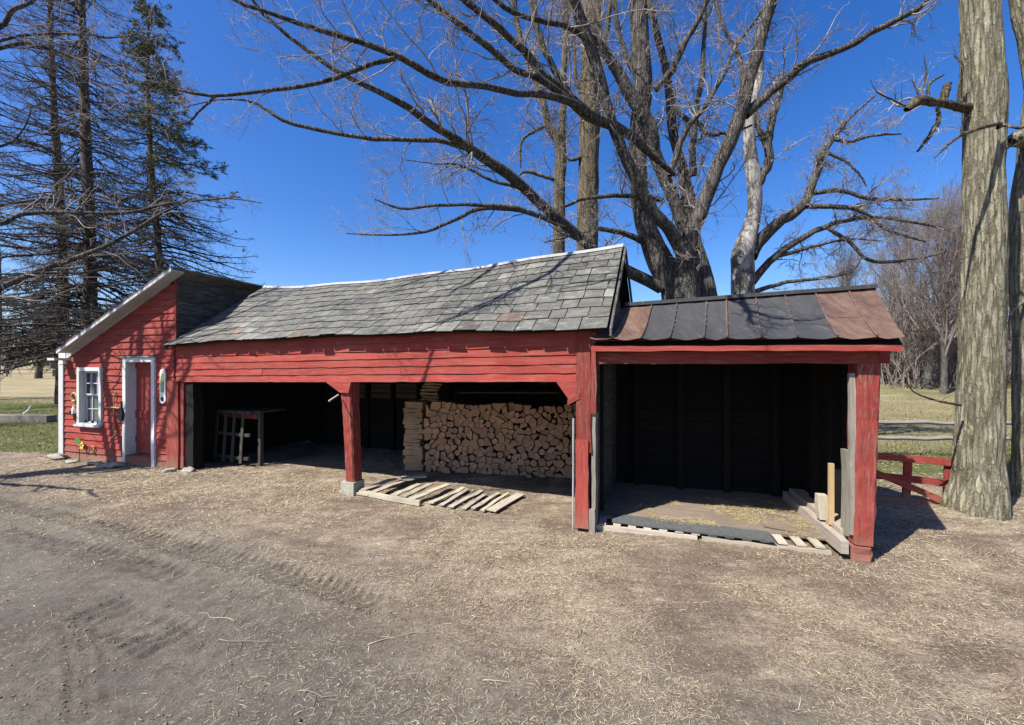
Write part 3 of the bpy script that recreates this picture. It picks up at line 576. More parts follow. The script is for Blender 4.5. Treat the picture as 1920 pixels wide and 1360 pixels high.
# ---- tree outside the frame on the left: its limbs cross the picture's left edge and shade the house
tl = [[(-640, 420, 5.6, 12), (-330, 440, 6.4, 10), (-150, 440, 7.2, 7), (0, 420, 8, 5.5), (35, 403, 8.2, 5), (88, 399, 8.4, 4.5), (176, 400, 8.7, 4), (247, 399, 8.9, 3.5), (300, 385, 9, 3), (353, 378, 9, 2.5), (430, 372, 9, 1.5), (490, 381, 9, 1)],
      [(-680, 560, 5.6, 12), (-300, 600, 6.6, 10), (-80, 575, 7.4, 7), (0, 540, 7.8, 6), (80, 505, 8, 5.5), (152, 480, 8.2, 5), (212, 455, 8.3, 4.5), (268, 423, 8.4, 4), (300, 402, 8.5, 3), (360, 372, 8.6, 1.5)],
      [(-700, 150, 5.5, 14), (-300, 130, 6, 10), (-100, 100, 6.3, 8), (0, 50, 6.5, 7), (21, 21, 6.5, 6), (64, 0, 6.6, 4), (120, -60, 6.8, 2)],
      [(-650, 260, 5.6, 10), (-250, 160, 6.6, 7), (0, 76, 7, 4), (88, 65, 7.2, 3), (159, 65, 7.4, 3), (212, 71, 7.5, 2), (270, 60, 7.5, 1)],
      [(-600, 300, 5.6, 10), (-250, 170, 6.5, 7), (0, 90, 7, 5), (71, 88, 7.2, 4), (123, 102, 7.3, 3), (180, 130, 7.4, 1.5)],
      [(-560, 330, 5.6, 9), (-200, 300, 6.6, 6), (0, 275, 7.2, 3), (45, 240, 7.3, 2), (60, 200, 7.3, 1.2)]]
tt = [[(-700, 1000, 5.6, 56), (-690, 685, 5.6, 50), (-680, 400, 5.6, 44), (-700, 100, 5.5, 34), (-720, -250, 5.4, 26), (-700, -700, 5.4, 12)]]
root_l = make_tree('maple_tree', 'leafless tree outside the left picture edge with limbs reaching in over the lawn', 'tree', (P(-700, 800, 5.6).x, 5.6, 0), tt, tl, M['bark_maple'], M['twig'], dens=2.6, l1=(.6, 2.0), n2=6, n3=2)
# extra high limbs of the same tree (world coordinates), towards the sun side of the house
hl, hr = [], []
for (p0, p1, r0) in (((-11.9, 5.6, 4.2), (-9.0, 6.4, 6.9), .10), ((-12, 5.6, 5.2), (-12.8, 7.6, 7.6), .11), ((-12, 5.5, 6), (-10.6, 5.2, 9.3), .10), ((-12, 5.6, 3.4), (-9.6, 4.4, 4.6), .07), ((-12, 5.6, 5.0), (-8.0, 5.2, 7.6), .08)):
    p0, p1 = np.array(p0), np.array(p1); u = np.linspace(0, 1, 22)[:, None]
    a = p0 * (1 - u) + p1 * u + np.sin(u * 3.1) * np.array([0, 0, .35]) + np.cumsum(RS.normal(size=(22, 3)) * .035, 0); r = r0 * np.linspace(1, .25, 22)
    V, Fq = rough_tube(a, r, 8, 2, .05); mesh_np('limb', V, Fq, M['bark_maple'], root_l); hl.append(a); hr.append(r)
hl = np.stack(hl); hr = np.stack(hr)
a1, r1 = grow(hl, hr, (plen(hl) * 2.2).astype(int), (.6, 1.8), (.5, 1.1), .1, .25, 7, .45, .2, .004, .3, .03)
a2, r2 = grow(a1, r1, np.full(len(a1), 4), (.2, .7), (.4, 1), .1, .25, 5, .6, .2, .003, .4)
V, Fq = merge([tubes(a1, r1, 5), tubes(a2, r2, 3)]); mesh_np('crown', V, Fq, M['twig'], root_l)

# ---- conifers on the left
def conifer(label, px, Y, hw, ztop, z0, blen, nb, needles=0, name='larch_tree', lean=0):
    x = (px - 960) / FPX * Y; root = empty(name, (x, Y, 0), label, 'tree', None)
    K = 24; u = np.linspace(0, 1, K); a = np.stack([x + lean * u + .12 * np.sin(u * 7), Y + .1 * np.sin(u * 5), u * ztop - .2], 1); r = hw * Y / FPX * (1 - .86 * u) + .02
    V, Fq = rough_tube(a, r, 14, 6, .10, (9, 2), seed=int(px)); mesh_np('trunk', V, Fq, M['bark_larch'], root)
    h = np.sort(RS.uniform(z0, ztop, nb)); az = RS.uniform(0, 2 * np.pi, nb); rel = (h - z0) / (ztop - z0)
    L = blen * (np.clip(1 - rel, 0, 1) ** (1.0 if needles else .75) * .95 + .06) * RS.uniform(.55, 1.1, nb); Kb = 9; v = np.linspace(0, 1, Kb)
    cx = np.interp(h, a[:, 2], a[:, 0]); cy = np.interp(h, a[:, 2], a[:, 1])
    rise = RS.uniform(-.1, .25, nb)
    hor = v[None] * L[:, None]; ver = L[:, None] * (rise[:, None] * v[None] - (.55 - .3 * rel[:, None]) * v[None] ** 1.6 + .25 * v[None] ** 3.5)
    wig = np.cumsum(RS.normal(size=(nb, Kb, 3)) * .05, 1)
    B = np.stack([cx[:, None] + np.cos(az)[:, None] * hor, cy[:, None] + np.sin(az)[:, None] * hor, h[:, None] + ver], 2) + wig
    Rb = (.015 + .009 * L)[:, None] * np.linspace(1, .25, Kb)[None]
    c2 = np.maximum(2, (L * 5.6)).astype(int)
    a2, r2 = grow(B, Rb, c2, (.35, 1.1), (.5, 1.0), -.06, .16, 5, .45, .12, .005, .4, shrink=.55)
    a3, r3 = grow(a2, r2, np.full(len(a2), 4 if needles else 3), (.15, .45), (.5, 1.1), -.05, .15, 3, .7, .1, .0034, .5)
    V, Fq = merge([tubes(B, Rb, 4), tubes(a2, r2, 3), tubes(a3, r3, 3)]); mesh_np('crown', V, Fq, M['twig_dark'], root)
    if needles:
        side = (a3[:, 0, 0] - x); hh = a3[:, 0, 2]
        pr = np.clip(.45 + .35 * side, .05, 1) * sstep(z0 + .45 * (ztop - z0), z0 + .72 * (ztop - z0), hh + side * .9) + .85 * sstep(ztop * .78, ztop * .95, hh)
        pick = np.where(RS.rand(len(a3)) < pr)[0]; A3 = a3[pick]
        n = len(A3) * needles; ii = np.repeat(np.arange(len(A3)), needles); t = RS.uniform(0, 2, n); k = np.minimum(t.astype(int), 1); f = (t - k)[:, None]
        c = A3[ii, k] * (1 - f) + A3[ii, k + 1] * f; d = RS.normal(size=(n, 3)); d /= np.linalg.norm(d, axis=1, keepdims=True); d = d * np.array([1, 1, .6])
        e = np.cross(d, RS.normal(size=(n, 3))); e /= np.linalg.norm(e, axis=1, keepdims=True)
        ln = RS.uniform(.09, .20, n)[:, None]
        V = np.stack([c - e * .017, c + e * .017, c + d * ln], 1).reshape(-1, 3); mesh_np('needles', V, np.arange(len(V)).reshape(-1, 3), M['needle'], root, smooth=False)
    return root
conifer('tall bare larch with the thickest dark trunk, behind the house roof', 160, 20, 12, 27, 2.2, 5.8, 330)
conifer('slender bare larch standing left of the thick-trunked larch', 115, 21.5, 9, 26, 2.2, 5.4, 290, lean=-.5)
conifer('tall spruce with green needles near its tip, right of the two larches', 302, 20, 8, 19.3, 3.4, 5.2, 360, needles=14, name='spruce_tree', lean=-.6)
conifer('bare larch at the far left picture edge', -20, 24, 12, 26, 2.5, 5.5, 130)

# ---- background trees
def bare_tree(label, px, Y, h, spread, hw, name='bare_tree', n1=26, twig=M['twig_far'], lean=0, dens=1.0):
    x = (px - 960) / FPX * Y; zb = gz(x, Y); root = empty(name, (x, Y, zb), label, 'tree', 'bare trees in the background')
    K = 14; u = np.linspace(0, 1, K); tr = np.stack([x + lean * u + .15 * np.sin(u * 6 + px), Y + 0 * u, zb - .2 + u * h * .8], 1)[None]; rr = (hw * (1 - .8 * u) + .01)[None]
    V, Fq = tubes(tr, rr, 9); mesh_np('trunk', V, Fq, M['bark_larch'] if twig is M['twig_dark'] else M['bark_maple'], root)
    a1, r1 = grow(tr, rr, np.array([n1]), (h * .3, h * .62), (.4, .95), .35, .14, 9, .45, .22, .02, .2, .2)
    a2, r2 = grow(a1, r1, np.full(len(a1), int(9 * dens)), (h * .10, h * .26), (.4, .9), .15, .2, 6, .5, .15, .010, .3)
    a3, r3 = grow(a2, r2, np.full(len(a2), int(6 * dens)), (h * .04, h * .12), (.4, .9), .08, .2, 4, .6, .15, .007, .5)
    a4, r4 = grow(a3, r3, np.full(len(a3), 3), (h * .02, h * .05), (.4, .9), .05, .2, 3, .7, .15, .005, .5)
    V, Fq = merge([tubes(a1, r1, 6), tubes(a2, r2, 4), tubes(a3, r3, 3), tubes(a4, r4, 3)]); mesh_np('crown', V, Fq, twig, root)
bare_tree('bare tree with a pale straight trunk beyond the lawn, right of the tin roof', 1706, 30, 13, 4, .22)
bare_tree('dark leaning bare tree beyond the lawn nearest the big trunk', 1738, 26, 12, 4, .22, lean=1.8)
bare_tree('bare tree of the background thicket just past the tin roof corner', 1668, 36, 12, 4, .18)
bare_tree('slender bare tree close to the brush between tin roof and gate trunk', 1766, 24, 11, 4, .16)
bare_tree('bare tree rising behind the massive trunk by the gate', 1800, 34, 15, 4, .25)
bare_tree('bare tree far beyond the two pale trunks at the right edge', 1896, 32, 14, 4, .24)
bare_tree('bare tree seen between the dead trunk and the gate trunk', 1590, 40, 13, 4, .2)
bare_tree('low bare tree whose twigs just top the slate roof ridge', 520, 30, 7.0, 3, .15)
bare_tree('dark round bare tree far across the left field', 74, 48, 8.2, 5, .35, twig=M['twig_dark'], n1=30, dens=1.0)
bare_tree('dark bare tree far across the left field, nearest the house', 102, 52, 8.6, 5, .3, twig=M['twig_dark'], n1=30, dens=1.0)
bare_tree('dark bare tree far across the left field, nearest the picture edge', 12, 58, 8.2, 5, .3, twig=M['twig_dark'], n1=26, dens=1.0)
bare_tree('bare tree just outside the left picture edge beside the lawn', -960, 9.5, 10, 4, .22, n1=16, dens=.8)
# brush and far woods: nobody could count these stems
def thicket(name, label, x0, x1, y0, y1, n, h, mat, r=.012, fan=4):
    px = RS.uniform(x0, x1, n); py = RS.uniform(y0, y1, n); z = ground_z(px, py); hh = RS.uniform(h[0], h[1], n)
    K = 6; d = np.stack([RS.normal(size=n) * .22, RS.normal(size=n) * .22, np.ones(n)], 1); pts = [np.stack([px, py, z - .1], 1)]
    for k in range(K - 1):
        d = d + RS.normal(size=(n, 3)) * .12; pts.append(pts[-1] + d / np.linalg.norm(d, axis=1, keepdims=True) * (hh / (K - 1))[:, None])
    A = np.stack(pts, 1); Rr = np.linspace(1, .3, K)[None] * (r * (1 + hh / 3))[:, None]
    a2, r2 = grow(A, Rr, np.full(n, fan), (h[1] * .12, h[1] * .35), (.4, 1), .15, .2, 5, .5, .2, r * .6, .4)
    a3, r3 = grow(a2, r2, np.full(len(a2), 4), (h[1] * .05, h[1] * .14), (.4, 1), .05, .2, 4, .6, .2, r * .5, .5)
    V, Fq = merge([tubes(A, Rr, 4), tubes(a2, r2, 3), tubes(a3, r3, 3)]); o = mesh_np(name, V, Fq, mat)
    return setup(o, label, 'brush', None, 'stuff')
thicket('brush_thicket', 'grey tangled brush along the far edge of the right lawn', 24, 48, 26, 44, 2400, (1.2, 8.5), M['twig_far'], .014)
thicket('far_woods', 'far grey-brown woods on the horizon behind the fields', -420, -100, 170, 240, 900, (6, 13), M['twig_far'], .09, 5)
thicket('far_woods', 'far leafless woods on the horizon right of the sheds', 60, 330, 120, 200, 800, (6, 13), M['twig_far'], .08, 5)

# ------------------------------------------------------------ building tools
def siding(mb, fr, z0a, z0b, nrow, dz, lims, holes=(), t=0.0, wob=.003, thick=.020, lap=.024, ends=None, mi=0, splits=.25):
    """clapboards; row bottom goes from z0a (left) to z0b (right); lims(z)->(sl,sr)"""
    for i in range(nrow):
        za = i * dz; a0 = z0a + za; b0 = z0b + za; zc = (a0 + b0) / 2 + dz / 2
        sl, sr = lims((a0 + b0) / 2 + dz * .5)
        if sr - sl < .05: continue
        ints = [(sl, sr)]
        for (h0, h1, k0, k1) in holes:
            if zc > k0 and zc < k1:
                ints = [p for (a, b) in ints for p in ((a, min(b, h0)), (max(a, h1), b)) if p[1] - p[0] > .03]
        for (a, b) in ints:
            cuts = [a, b]
            if b - a > 1.6 and random.random() < splits * (b - a): cuts.insert(1, random.uniform(a + .5, b - .5))
            for c, e in zip(cuts[:-1], cuts[1:]):
                e -= .003; S0, S1 = lims(0)[0], lims(0)[1]
                zl = a0 + (b0 - a0) * (c - S0) / max(.01, S1 - S0); zr = a0 + (b0 - a0) * (e - S0) / max(.01, S1 - S0)
                tw = random.gauss(0, .0025)
                p0 = fr.w(c, t - lap - thick + tw, zl); p1 = fr.w(e, t - lap - thick, zr)
                mb.board(p0, p1, Vector((0, 0, dz + .012)) + fr.n * lap, fr.n * thick, seg=max(1, int((e - c) / .3)), wob=wob, twob=.0016, mi=mi)

def roof_patch(EL_, ER_, RL_, RR_, sag=0.0, esag=0.0):
    nrm = (ER_ - EL_).cross(RL_ - EL_).normalized()
    if nrm.z < 0: nrm = -nrm
    def pt(u, v, h=0.0):
        a = EL_.lerp(ER_, u); b = RL_.lerp(RR_, u); p = a.lerp(b, v)
        s = math.sin(math.pi * min(1, max(0, u))) ; s2 = math.sin(math.pi * min(1, max(0, u)) ** .8)
        p = p - Vector((0, 0, 1)) * (sag * s2 * v + esag * s * (1 - v) * -1 + .012 * math.sin(u * 23 + v * 5)); return p + nrm * h
    return pt
def slates(mb, pt, L, rows, wr=(.2, .38), th=.009, tints=None, dark=0):
    for i in range(rows):
        v0 = i / rows - (.01 if i == 0 else 0); v1 = min(1.0, (i + 1.7) / rows); u = -random.uniform(0, .02)
        while u < 1:
            wd = random.uniform(*wr) / L; u1 = min(1.0, u + wd);
            if 1.0 - u1 < .012: u1 = 1.0
            if u1 <= 0: u = u1; continue
            a = max(0, u) + .0008; j = random.gauss(0, .010); sk = random.gauss(0, .004)
            k = random.choice((random.uniform(.66, .9), random.uniform(.85, 1.15), random.uniform(.9, 1.1), random.uniform(1.0, 1.3)))
            tint = (k, k * .99, k * .95)
            r = random.random()
            if r < .012: tint = (k * 1.35, k * .95, k * .78)
            elif r < .12: tint = (k * 1.6, k * 1.6, k * 1.5)
            elif r < .18: tint = (k * 1.1, k * 1.04, k * .9)
            h0 = .023 + random.uniform(0, .007) + i * 0; h1 = .004
            cs = [pt(a, v0 + j * .5, h0), pt(u1 - .0008, v0 + j * .5 + sk, h0), pt(u1 - .0008, v1, h1), pt(a, v1, h1)]
            b = len(mb.v); up = (cs[1] - cs[0]).cross(cs[3] - cs[0]).normalized(); up = up if up.z > 0 else -up
            mb.v += cs + [c + up * th for c in cs]; z4 = [(0, 0), (1, 0), (1, 1), (0, 1)]
            for f in ((4, 5, 6, 7), (0, 1, 5, 4), (1, 2, 6, 5), (3, 0, 4, 7)): mb.face(tuple(b + q for q in f), z4, tint)
            u = u1

# ------------------------------------------------------------ open shed (centre)
shed = empty('open_shed', MF.w(3.85, 1.5, 0), 'long open-fronted red shed with a sagging slate roof, firewood inside', 'shed')
EVT = -.17; RT = 1.55; DEP = 3.0
eL = MF.w(MF.hit(310, 648, EVT)[0], EVT, MF.hit(310, 648, EVT)[1]); eR = MF.w(MF.hit(1140, 618, EVT)[0], EVT, MF.hit(1140, 618, EVT)[1])
rL = MF.w(MF.hit(498, 540, RT)[0], RT, MF.hit(498, 540, RT)[1]); rR = MF.w(MF.hit(1169, 462, RT)[0], RT, MF.hit(1169, 462, RT)[1])
pt = roof_patch(eL, eR, rL, rR, .13, .05)
bL = rL + MF.n * (RT - EVT) * .98; bR = rR + MF.n * (RT - EVT) * .98; bL.z = eL.z + .05; bR.z = eR.z + .05
ptb = roof_patch(bL, bR, rL, rR, .13, .03)
mb = MB(); LL = (eR - eL).length; slates(mb, pt, LL, 10); slates(mb, ptb, LL, 10); roof = mb.build('roof', M['slate'], shed)
# roof deck and rake boards
mb = MB()
for p_ in (pt, ptb):
    n = 40
    for i in range(n):
        q = [p_(i / n, 0.005, -.004), p_((i + 1) / n, 0.005, -.004), p_((i + 1) / n, .985, -.004), p_(i / n, .985, -.004)]
        up = (q[1] - q[0]).cross(q[3] - q[0]).normalized(); up = up if up.z > 0 else -up
        b = len(mb.v); mb.v += q + [c - up * .022 for c in q]
        for f in ((0, 1, 2, 3), (7, 6, 5, 4), (4, 5, 1, 0), (6, 7, 3, 2)): mb.face(tuple(b + k for k in f), [(i / 9, 0), ((i + 1) / 9, 0), ((i + 1) / 9, 2), (i / 9, 2)], (1, 1, 1))
mb.build('roof_deck', M['dark_wood'], shed)
mb = MB()
for (u, dx) in ((-.002, -.012), (1.002, .012)):
    mb = MB()
    for p_ in (pt, ptb):
        for k in range(8):
            mb.board(p_(u, k / 8 * .99, .0), p_(u, (k + 1) / 8 * .99, .0), MF.d * math.copysign(.028, dx), Vector((0, 0, -.085)), seg=1)
    mb.build('rake_board', M['black_wood'], shed)
mb = MB(); n = 26
for k in range(n):
    a, b_ = k / n, (k + 1) / n + .0005
    for p_ in (pt, ptb):
        q = [p_(a, .968, .034), p_(b_, .968, .034), p_(b_, 1.0, .05), p_(a, 1.0, .05)]
        i0 = len(mb.v); mb.v += q; mb.face((i0, i0 + 1, i0 + 2, i0 + 3), [(0, 0)] * 4, (1, 1, 1))
mb.build('ridge_cap', M['ridge_metal'], shed)
# header siding (five rows)
TLs, TLz = MF.hit(328, 652); TRs, TRz = MF.hit(1092, 624); BLs, BLz = MF.hit(345, 717); BRs, BRz = MF.hit(1086, 716)
def patch_rows(mb, fr, TL, TR, BL, BR, n, t=0, over=.012, wob=.003, joints=((1, .31), (3, .62), (0, .33), (2, .8)), **kw):
    for i in range(n):
        a0 = BL[1] + (TL[1] - BL[1]) * i / n; a1 = BL[1] + (TL[1] - BL[1]) * (i + 1) / n; c0 = BR[1] + (TR[1] - BR[1]) * i / n; c1 = BR[1] + (TR[1] - BR[1]) * (i + 1) / n
        cuts = [0] + [f for (r_, f) in joints if r_ == i] + [1]
        for u0, u1 in zip(cuts[:-1], cuts[1:]):
            zl = a0 + (c0 - a0) * u0; zr = a0 + (c0 - a0) * u1 - 0; dz0 = (a1 - a0) + ((c1 - c0) - (a1 - a0)) * u0; dz1 = (a1 - a0) + ((c1 - c0) - (a1 - a0)) * u1
            s0 = BL[0] + (BR[0] - BL[0]) * u0; s1 = BL[0] + (BR[0] - BL[0]) * u1 - .004
            mb.board(fr.w(s0, t - .034, zl), fr.w(s1, t - .034, zr), Vector((0, 0, dz0 + over)) + fr.n * .016, fr.n * .018, seg=max(2, int((s1 - s0) / .18)), wob=wob, twob=.002, w1=Vector((0, 0, dz1 + over)) + fr.n * .016, **kw)
mb = MB(); patch_rows(mb, MF, (TLs, TLz + .06), (TRs, TRz + .06), (TLs, BLz), (BRs, BRz), 6, wob=.0025); mb.build('header_siding', M['red'], shed)
mb = MB(); mb.board(MF.w(0.0, .02, BLz + .02), MF.w(7.6, .02, BRz + .02), (0, 0, .2), MF.n * .15, seg=4); mb.build('header_beam', M['dark_wood'], shed)
# left end posts
s0, _ = MF.hit(333, 800); s1, _ = MF.hit(347, 800); mb = MB()
mb.board(MF.w(s0 - .12, -.03, .02), MF.w(s0 - .12, -.03, BLz - .01), MF.d * (s1 - s0 + .12), MF.n * .03, seg=10, wob=.004); mb.build('corner_board', M['red_worn'], shed)
mb = MB(); s2, _ = MF.hit(362, 800, .0); mb.board(MF.w(s1 + .005, .0, .05), MF.w(s1 + .005, .0, BLz - .0), MF.d * (s2 - s1), MF.n * .18, seg=10, wob=.006, twob=.004); mb.build('post', M['dark_wood'], shed)
# middle post
sp, _ = MF.hit(652, 800); mb = MB(); K = 14
def quadcol(mb, f, z0, z1, K, tint=(1, 1, 1)):
    b = len(mb.v); z = [z0 + (z1 - z0) * i / K for i in range(K + 1)]
    for zz in z:
        a, c, t0, t1 = f(zz); e = .022; j = lambda: random.gauss(0, .004)
        mb.v += [MF.w(x + j(), y + j(), zz) for (x, y) in ((a + e, t0), (c - e, t0), (c, t0 + e), (c, t1 - e), (c - e, t1), (a + e, t1), (a, t1 - e), (a, t0 + e))]
    for i in range(K):
        for k in range(8):
            q = (k + 1) % 8; mb.face((b + i * 8 + k, b + i * 8 + q, b + i * 8 + 8 + q, b + i * 8 + 8 + k), ((z[i], k * .08), (z[i], k * .08 + .08), (z[i + 1], k * .08 + .08), (z[i + 1], k * .08)), tint)
    mb.face(tuple(b + k for k in reversed(range(8))), [(0, 0)] * 8, tint); mb.face(tuple(b + K * 8 + k for k in range(8)), [(0, 0)] * 8, tint)
hz = BLz + (BRz - BLz) * sp / 7.7
def fpost(z):
    u = (z - .2) / (hz - .2); l = np.interp(u, [0, .25, .6, .85, 1], [-.075, -.10, -.13, -.17, -.19]); r = np.interp(u, [0, .3, .8, 1], [.10, .08, .04, .05]); return sp + l + .03, sp + r + .03, -.01, .19
quadcol(mb, fpost, .20, hz - .02, K); mb.build('post', M['red_worn'], shed)
mb = MB(); w0, w1 = MF.hit(614, 713)[0], MF.hit(662, 713)[0]; zz = hz
mb.prism([MF.w(w0, -.05, zz + .004), MF.w(w1, -.05, zz + .004), MF.w(sp + .06, -.05, zz - .165), MF.w(sp - .11, -.05, zz - .165)], MF.n * .04); mb.build('bracket', M['red'], shed)
mb = MB(); mb.fbox(MF, sp - .10, sp + .15, -.04, .20, -.06, .198, seg=2, wob=.003); mb.build('footing', M['concrete'], shed)
mb = MB(); q0 = MF.w(sp - .13, -.06, hz - .20); q1 = P(617, 752, q0.y - .35); mb.tube([q0, q1], .012, 6); mb.build('peg', M['white'], shed)
# right end post group
se, _ = MF.hit(1082, 850); se2, _ = MF.hit(1108, 850); zT = TRz + .02
mb = MB(); mb.fbox(MF, se + .0, se + .175, -.045, .12, .95, zT, along='z', seg=10, wob=.005, twob=.003); mb.build('post', M['red_worn'], shed)
mb = MB(); mb.fbox(MF, se - .005, se + .15, -.07, .10, .04, 1.10, along='z', seg=8, wob=.004); mb.build('post_patch', M['red'], shed)
mb = MB(); mb.fbox(MF, se + .18, se + .245, -.05, -.02, 1.42, zT - .02, along='z', seg=6, wob=.006); mb.build('trim_board', M['red_worn'], shed)
mb = MB(); mb.fbox(MF, se + .178, se + .23, -.02, .14, .05, 1.42, along='z', seg=8, wob=.005)
mb.fbox(MF, se + .16, se + .23, -.06, .02, -.05, .28, along='z', seg=3, wob=.004); mb.build('inner_post', M['grey_wood'], shed)
mb = MB(); mb.tube([MF.w(se - .045, -.02, -.02), MF.w(se - .04, -.02, 1.35)], .012, 8); mb.build('conduit', M['shade_white'], shed)
s7, z7 = MF.hit(1044, 716); s8, z8 = MF.hit(1084, 716); s9, z9 = MF.hit(1066, 744)
mb = MB(); mb.prism([MF.w(s7, -.03, z7), MF.w(s8, -.03, z8), MF.w(s8, -.03, z9 - .02), MF.w(s9, -.03, z9 - .02)], MF.n * .03); mb.build('bracket', M['red'], shed)
mb = MB(); mb.board(MF.w(s9, -.055, z9 - .10), MF.w(s8 + .03, -.055, z9 - .02), (0, 0, .07), MF.n * .05); mb.build('corner_block', M['red_worn'], shed)
# gable at right, back wall, interior lining
SW = 7.85
mb = MB(); ap_s, ap_z = SW, rR.z
k = 0
for i in range(20):
    t0 = i * DEP / 20; t1 = (i + 1) * DEP / 20 - .004; f = lambda t: (eR.z + (rR.z - eR.z) * (t - EVT) / (RT - EVT) if t < RT else rR.z - (rR.z - bR.z) * (t - RT) / (RT - EVT)) - .07
    mb.prism([MF.w(SW, t0, .05), MF.w(SW, t1, .05), MF.w(SW, t1, f(t1)), MF.w(SW, t0, f(t0))], MF.d * .022, tint=(random.uniform(.7, 1.2),) * 3)
mb.build('gable_wall', M['black_wood'], shed)
mb = MB()
for i in range(13): mb.fbox(MF, -.1, SW, DEP, DEP + .02, .05 + i * .19, .05 + i * .19 + .186, seg=10, wob=.003)
mb.fbox(MF, -.1, SW, DEP + .021, DEP + .035, .0, 2.5)
for s in np.arange(.3, 7.8, .75): mb.fbox(MF, s, s + .09, DEP - .1, DEP - .002, .0, 2.3, along='z')
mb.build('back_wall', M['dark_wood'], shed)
mb = MB()
for (a, b_) in ((664, 684), (696, 732), (742, 781), (791, 812)):
    for (y0, y1) in ((720, 728), (730, 736), (739, 746)):
        sa, za = MF.hit(a, y1, DEP - .13); sb, zb = MF.hit(b_, y0, DEP - .13); mb.fbox(MF, sa, sb, DEP - .13, DEP - .11, za, zb, seg=3, wob=.002)
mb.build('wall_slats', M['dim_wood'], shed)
mb = MB(); mb.fbox(MF, -.14, -.10, .0, DEP, .05, 2.4, along='t', seg=4)
for i in range(9): mb.fbox(MF, 2.2 + 0 * i, 2.28, .2, DEP, 1.95, 2.08, along='t') if i == 0 else mb.fbox(MF, i * .9, i * .9 + .08, .05, DEP - .1, BLz + .08, BLz + .2, along='t')
mb.build('ceiling_joists', M['dark_wood'], shed)
mb = MB()
for i in range(3):
    sa, za = MF.hit(862 + i * 12, 737 + i * 2, 1.9); sb, zb = MF.hit(1052, 737 + i * 2, 1.9); mb.board(MF.w(sa, 1.8, za + .02 * i), MF.w(sb, 1.75, zb + .02 * i), (0, 0, .02), MF.n * .12)
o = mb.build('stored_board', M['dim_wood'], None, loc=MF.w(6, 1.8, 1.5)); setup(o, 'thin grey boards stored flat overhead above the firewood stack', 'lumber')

# ------------------------------------------------------------ tool house (left)
house = empty('tool_house', HF.w(1.75, 1.5, 0), 'small red clapboard building with white trim and a one-way sloping roof', 'outbuilding')
HR, _ = HF.hit(331, 800); HL, _ = HF.hit(118, 857)
pkS, pkZ = HF.hit(322, 512); lfS, lfZ = HF.hit(128, 664)
def hl_(z):
    if z > pkZ - .16: return 0, 0
    sl = HL if z < lfZ else HL + (z - lfZ) / (pkZ - lfZ) * (pkS - lfS) + (lfS - HL) * 0
    return sl, HR - .02
wS0, wZ1 = HF.hit(152, 689); wS1, wZ0 = HF.hit(197, 800); dS0, dZ1 = HF.hit(237, 671); dS1, dZ0 = HF.hit(296, 882)
mb = MB(); siding(mb, HF, .02, .0, 29, .137, hl_, holes=((wS0 + .05, wS1 - .05, wZ0 + .02, wZ1 - .05), (dS0 + .05, dS1 - .05, -1, dZ1 - .05)), t=0, wob=.002)
mb.build('wall', M['red'], house)
mb = MB()   # solid sheathing behind boards, pieces round the openings
def sheath(a, b_, z0, z1): mb.fbox(HF, a, b_, .003, .05, z0, z1)
sheath(HL + .03, wS0 + .06, 0, lfZ); sheath(wS0 + .06, wS1 - .06, 0, wZ0 + .05); sheath(wS0 + .06, wS1 - .06, wZ1 - .06, lfZ); sheath(wS1 - .06, dS0 + .06, 0, lfZ); sheath(dS0 + .06, dS1 - .06, dZ1 - .05, lfZ); sheath(dS1 - .06, HR, 0, lfZ)
mb.prism([HF.w(HL + .03, .003, lfZ), HF.w(HR, .003, lfZ), HF.w(HR, .003, pkZ), HF.w(pkS, .003, pkZ)], HF.n * .04)
mb.build('sheathing', M['dark_wood'], house)
HD = 3.6   # side walls and back
mb = MB()
for i in range(27): mb.fbox(HF, HR - .02, HR + .02, .0, HD, i * .142, i * .142 + .138, along='t', seg=6, wob=.004, twob=.004)
mb.build('side_wall', M['black_wood'], house)
mb = MB(); mb.fbox(HF, HL, HL + .03, .0, HD, 0, lfZ, along='t'); mb.prism([HF.w(HL, HD, 0), HF.w(HR, HD, 0), HF.w(HR, HD, pkZ), HF.w(HL, HD, lfZ)], HF.n * .03)
mb.build('rear_wall', M['red'], house)
# roof slab, fascia, soffit
f0s, f0z = HF.hit(105, 658, -.28); f1s, f1z = HF.hit(320, 503, -.28)
mb = MB(); sl0 = HF.w(f0s, -.28, f0z); sl1 = HF.w(f1s, -.28, f1z); rd = (sl1 - sl0)
b0 = len(mb.v); mb.board(sl0 + HF.n * .0, sl1, HF.n * (HD + .5), (0, 0, .035), seg=6); mb.build('roof', M['slate'], house)
mb = MB(); mb.board(sl0 + Vector((0, 0, -.003)), sl1 + Vector((0, 0, -.003)), (0, 0, -.055), HF.n * .03, seg=6, wob=.003); mb.build('fascia', M['white'], house)
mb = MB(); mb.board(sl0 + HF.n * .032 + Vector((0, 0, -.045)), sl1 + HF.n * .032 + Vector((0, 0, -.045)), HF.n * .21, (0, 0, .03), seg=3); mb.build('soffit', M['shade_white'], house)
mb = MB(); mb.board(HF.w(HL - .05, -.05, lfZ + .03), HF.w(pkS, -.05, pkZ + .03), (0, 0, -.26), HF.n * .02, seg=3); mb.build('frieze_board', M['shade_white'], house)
c0s, c0z = HF.hit(104, 664, -.26)
mb = MB(); mb.fbox(HF, f0s - .02, HL + .10, -.30, .0, f0z - .20, f0z - .15); mb.fbox(HF, HL - .02, HL + .2, -.06, -.02, lfZ - .22, lfZ + .02); mb.build('eave_return', M['white'], house)
mb = MB(); mb.fbox(HF, HL - .03, HL + .12, -.06, -.035, .02, lfZ - .20, along='z', seg=8, wob=.002); mb.build('corner_board', M['white'], house)
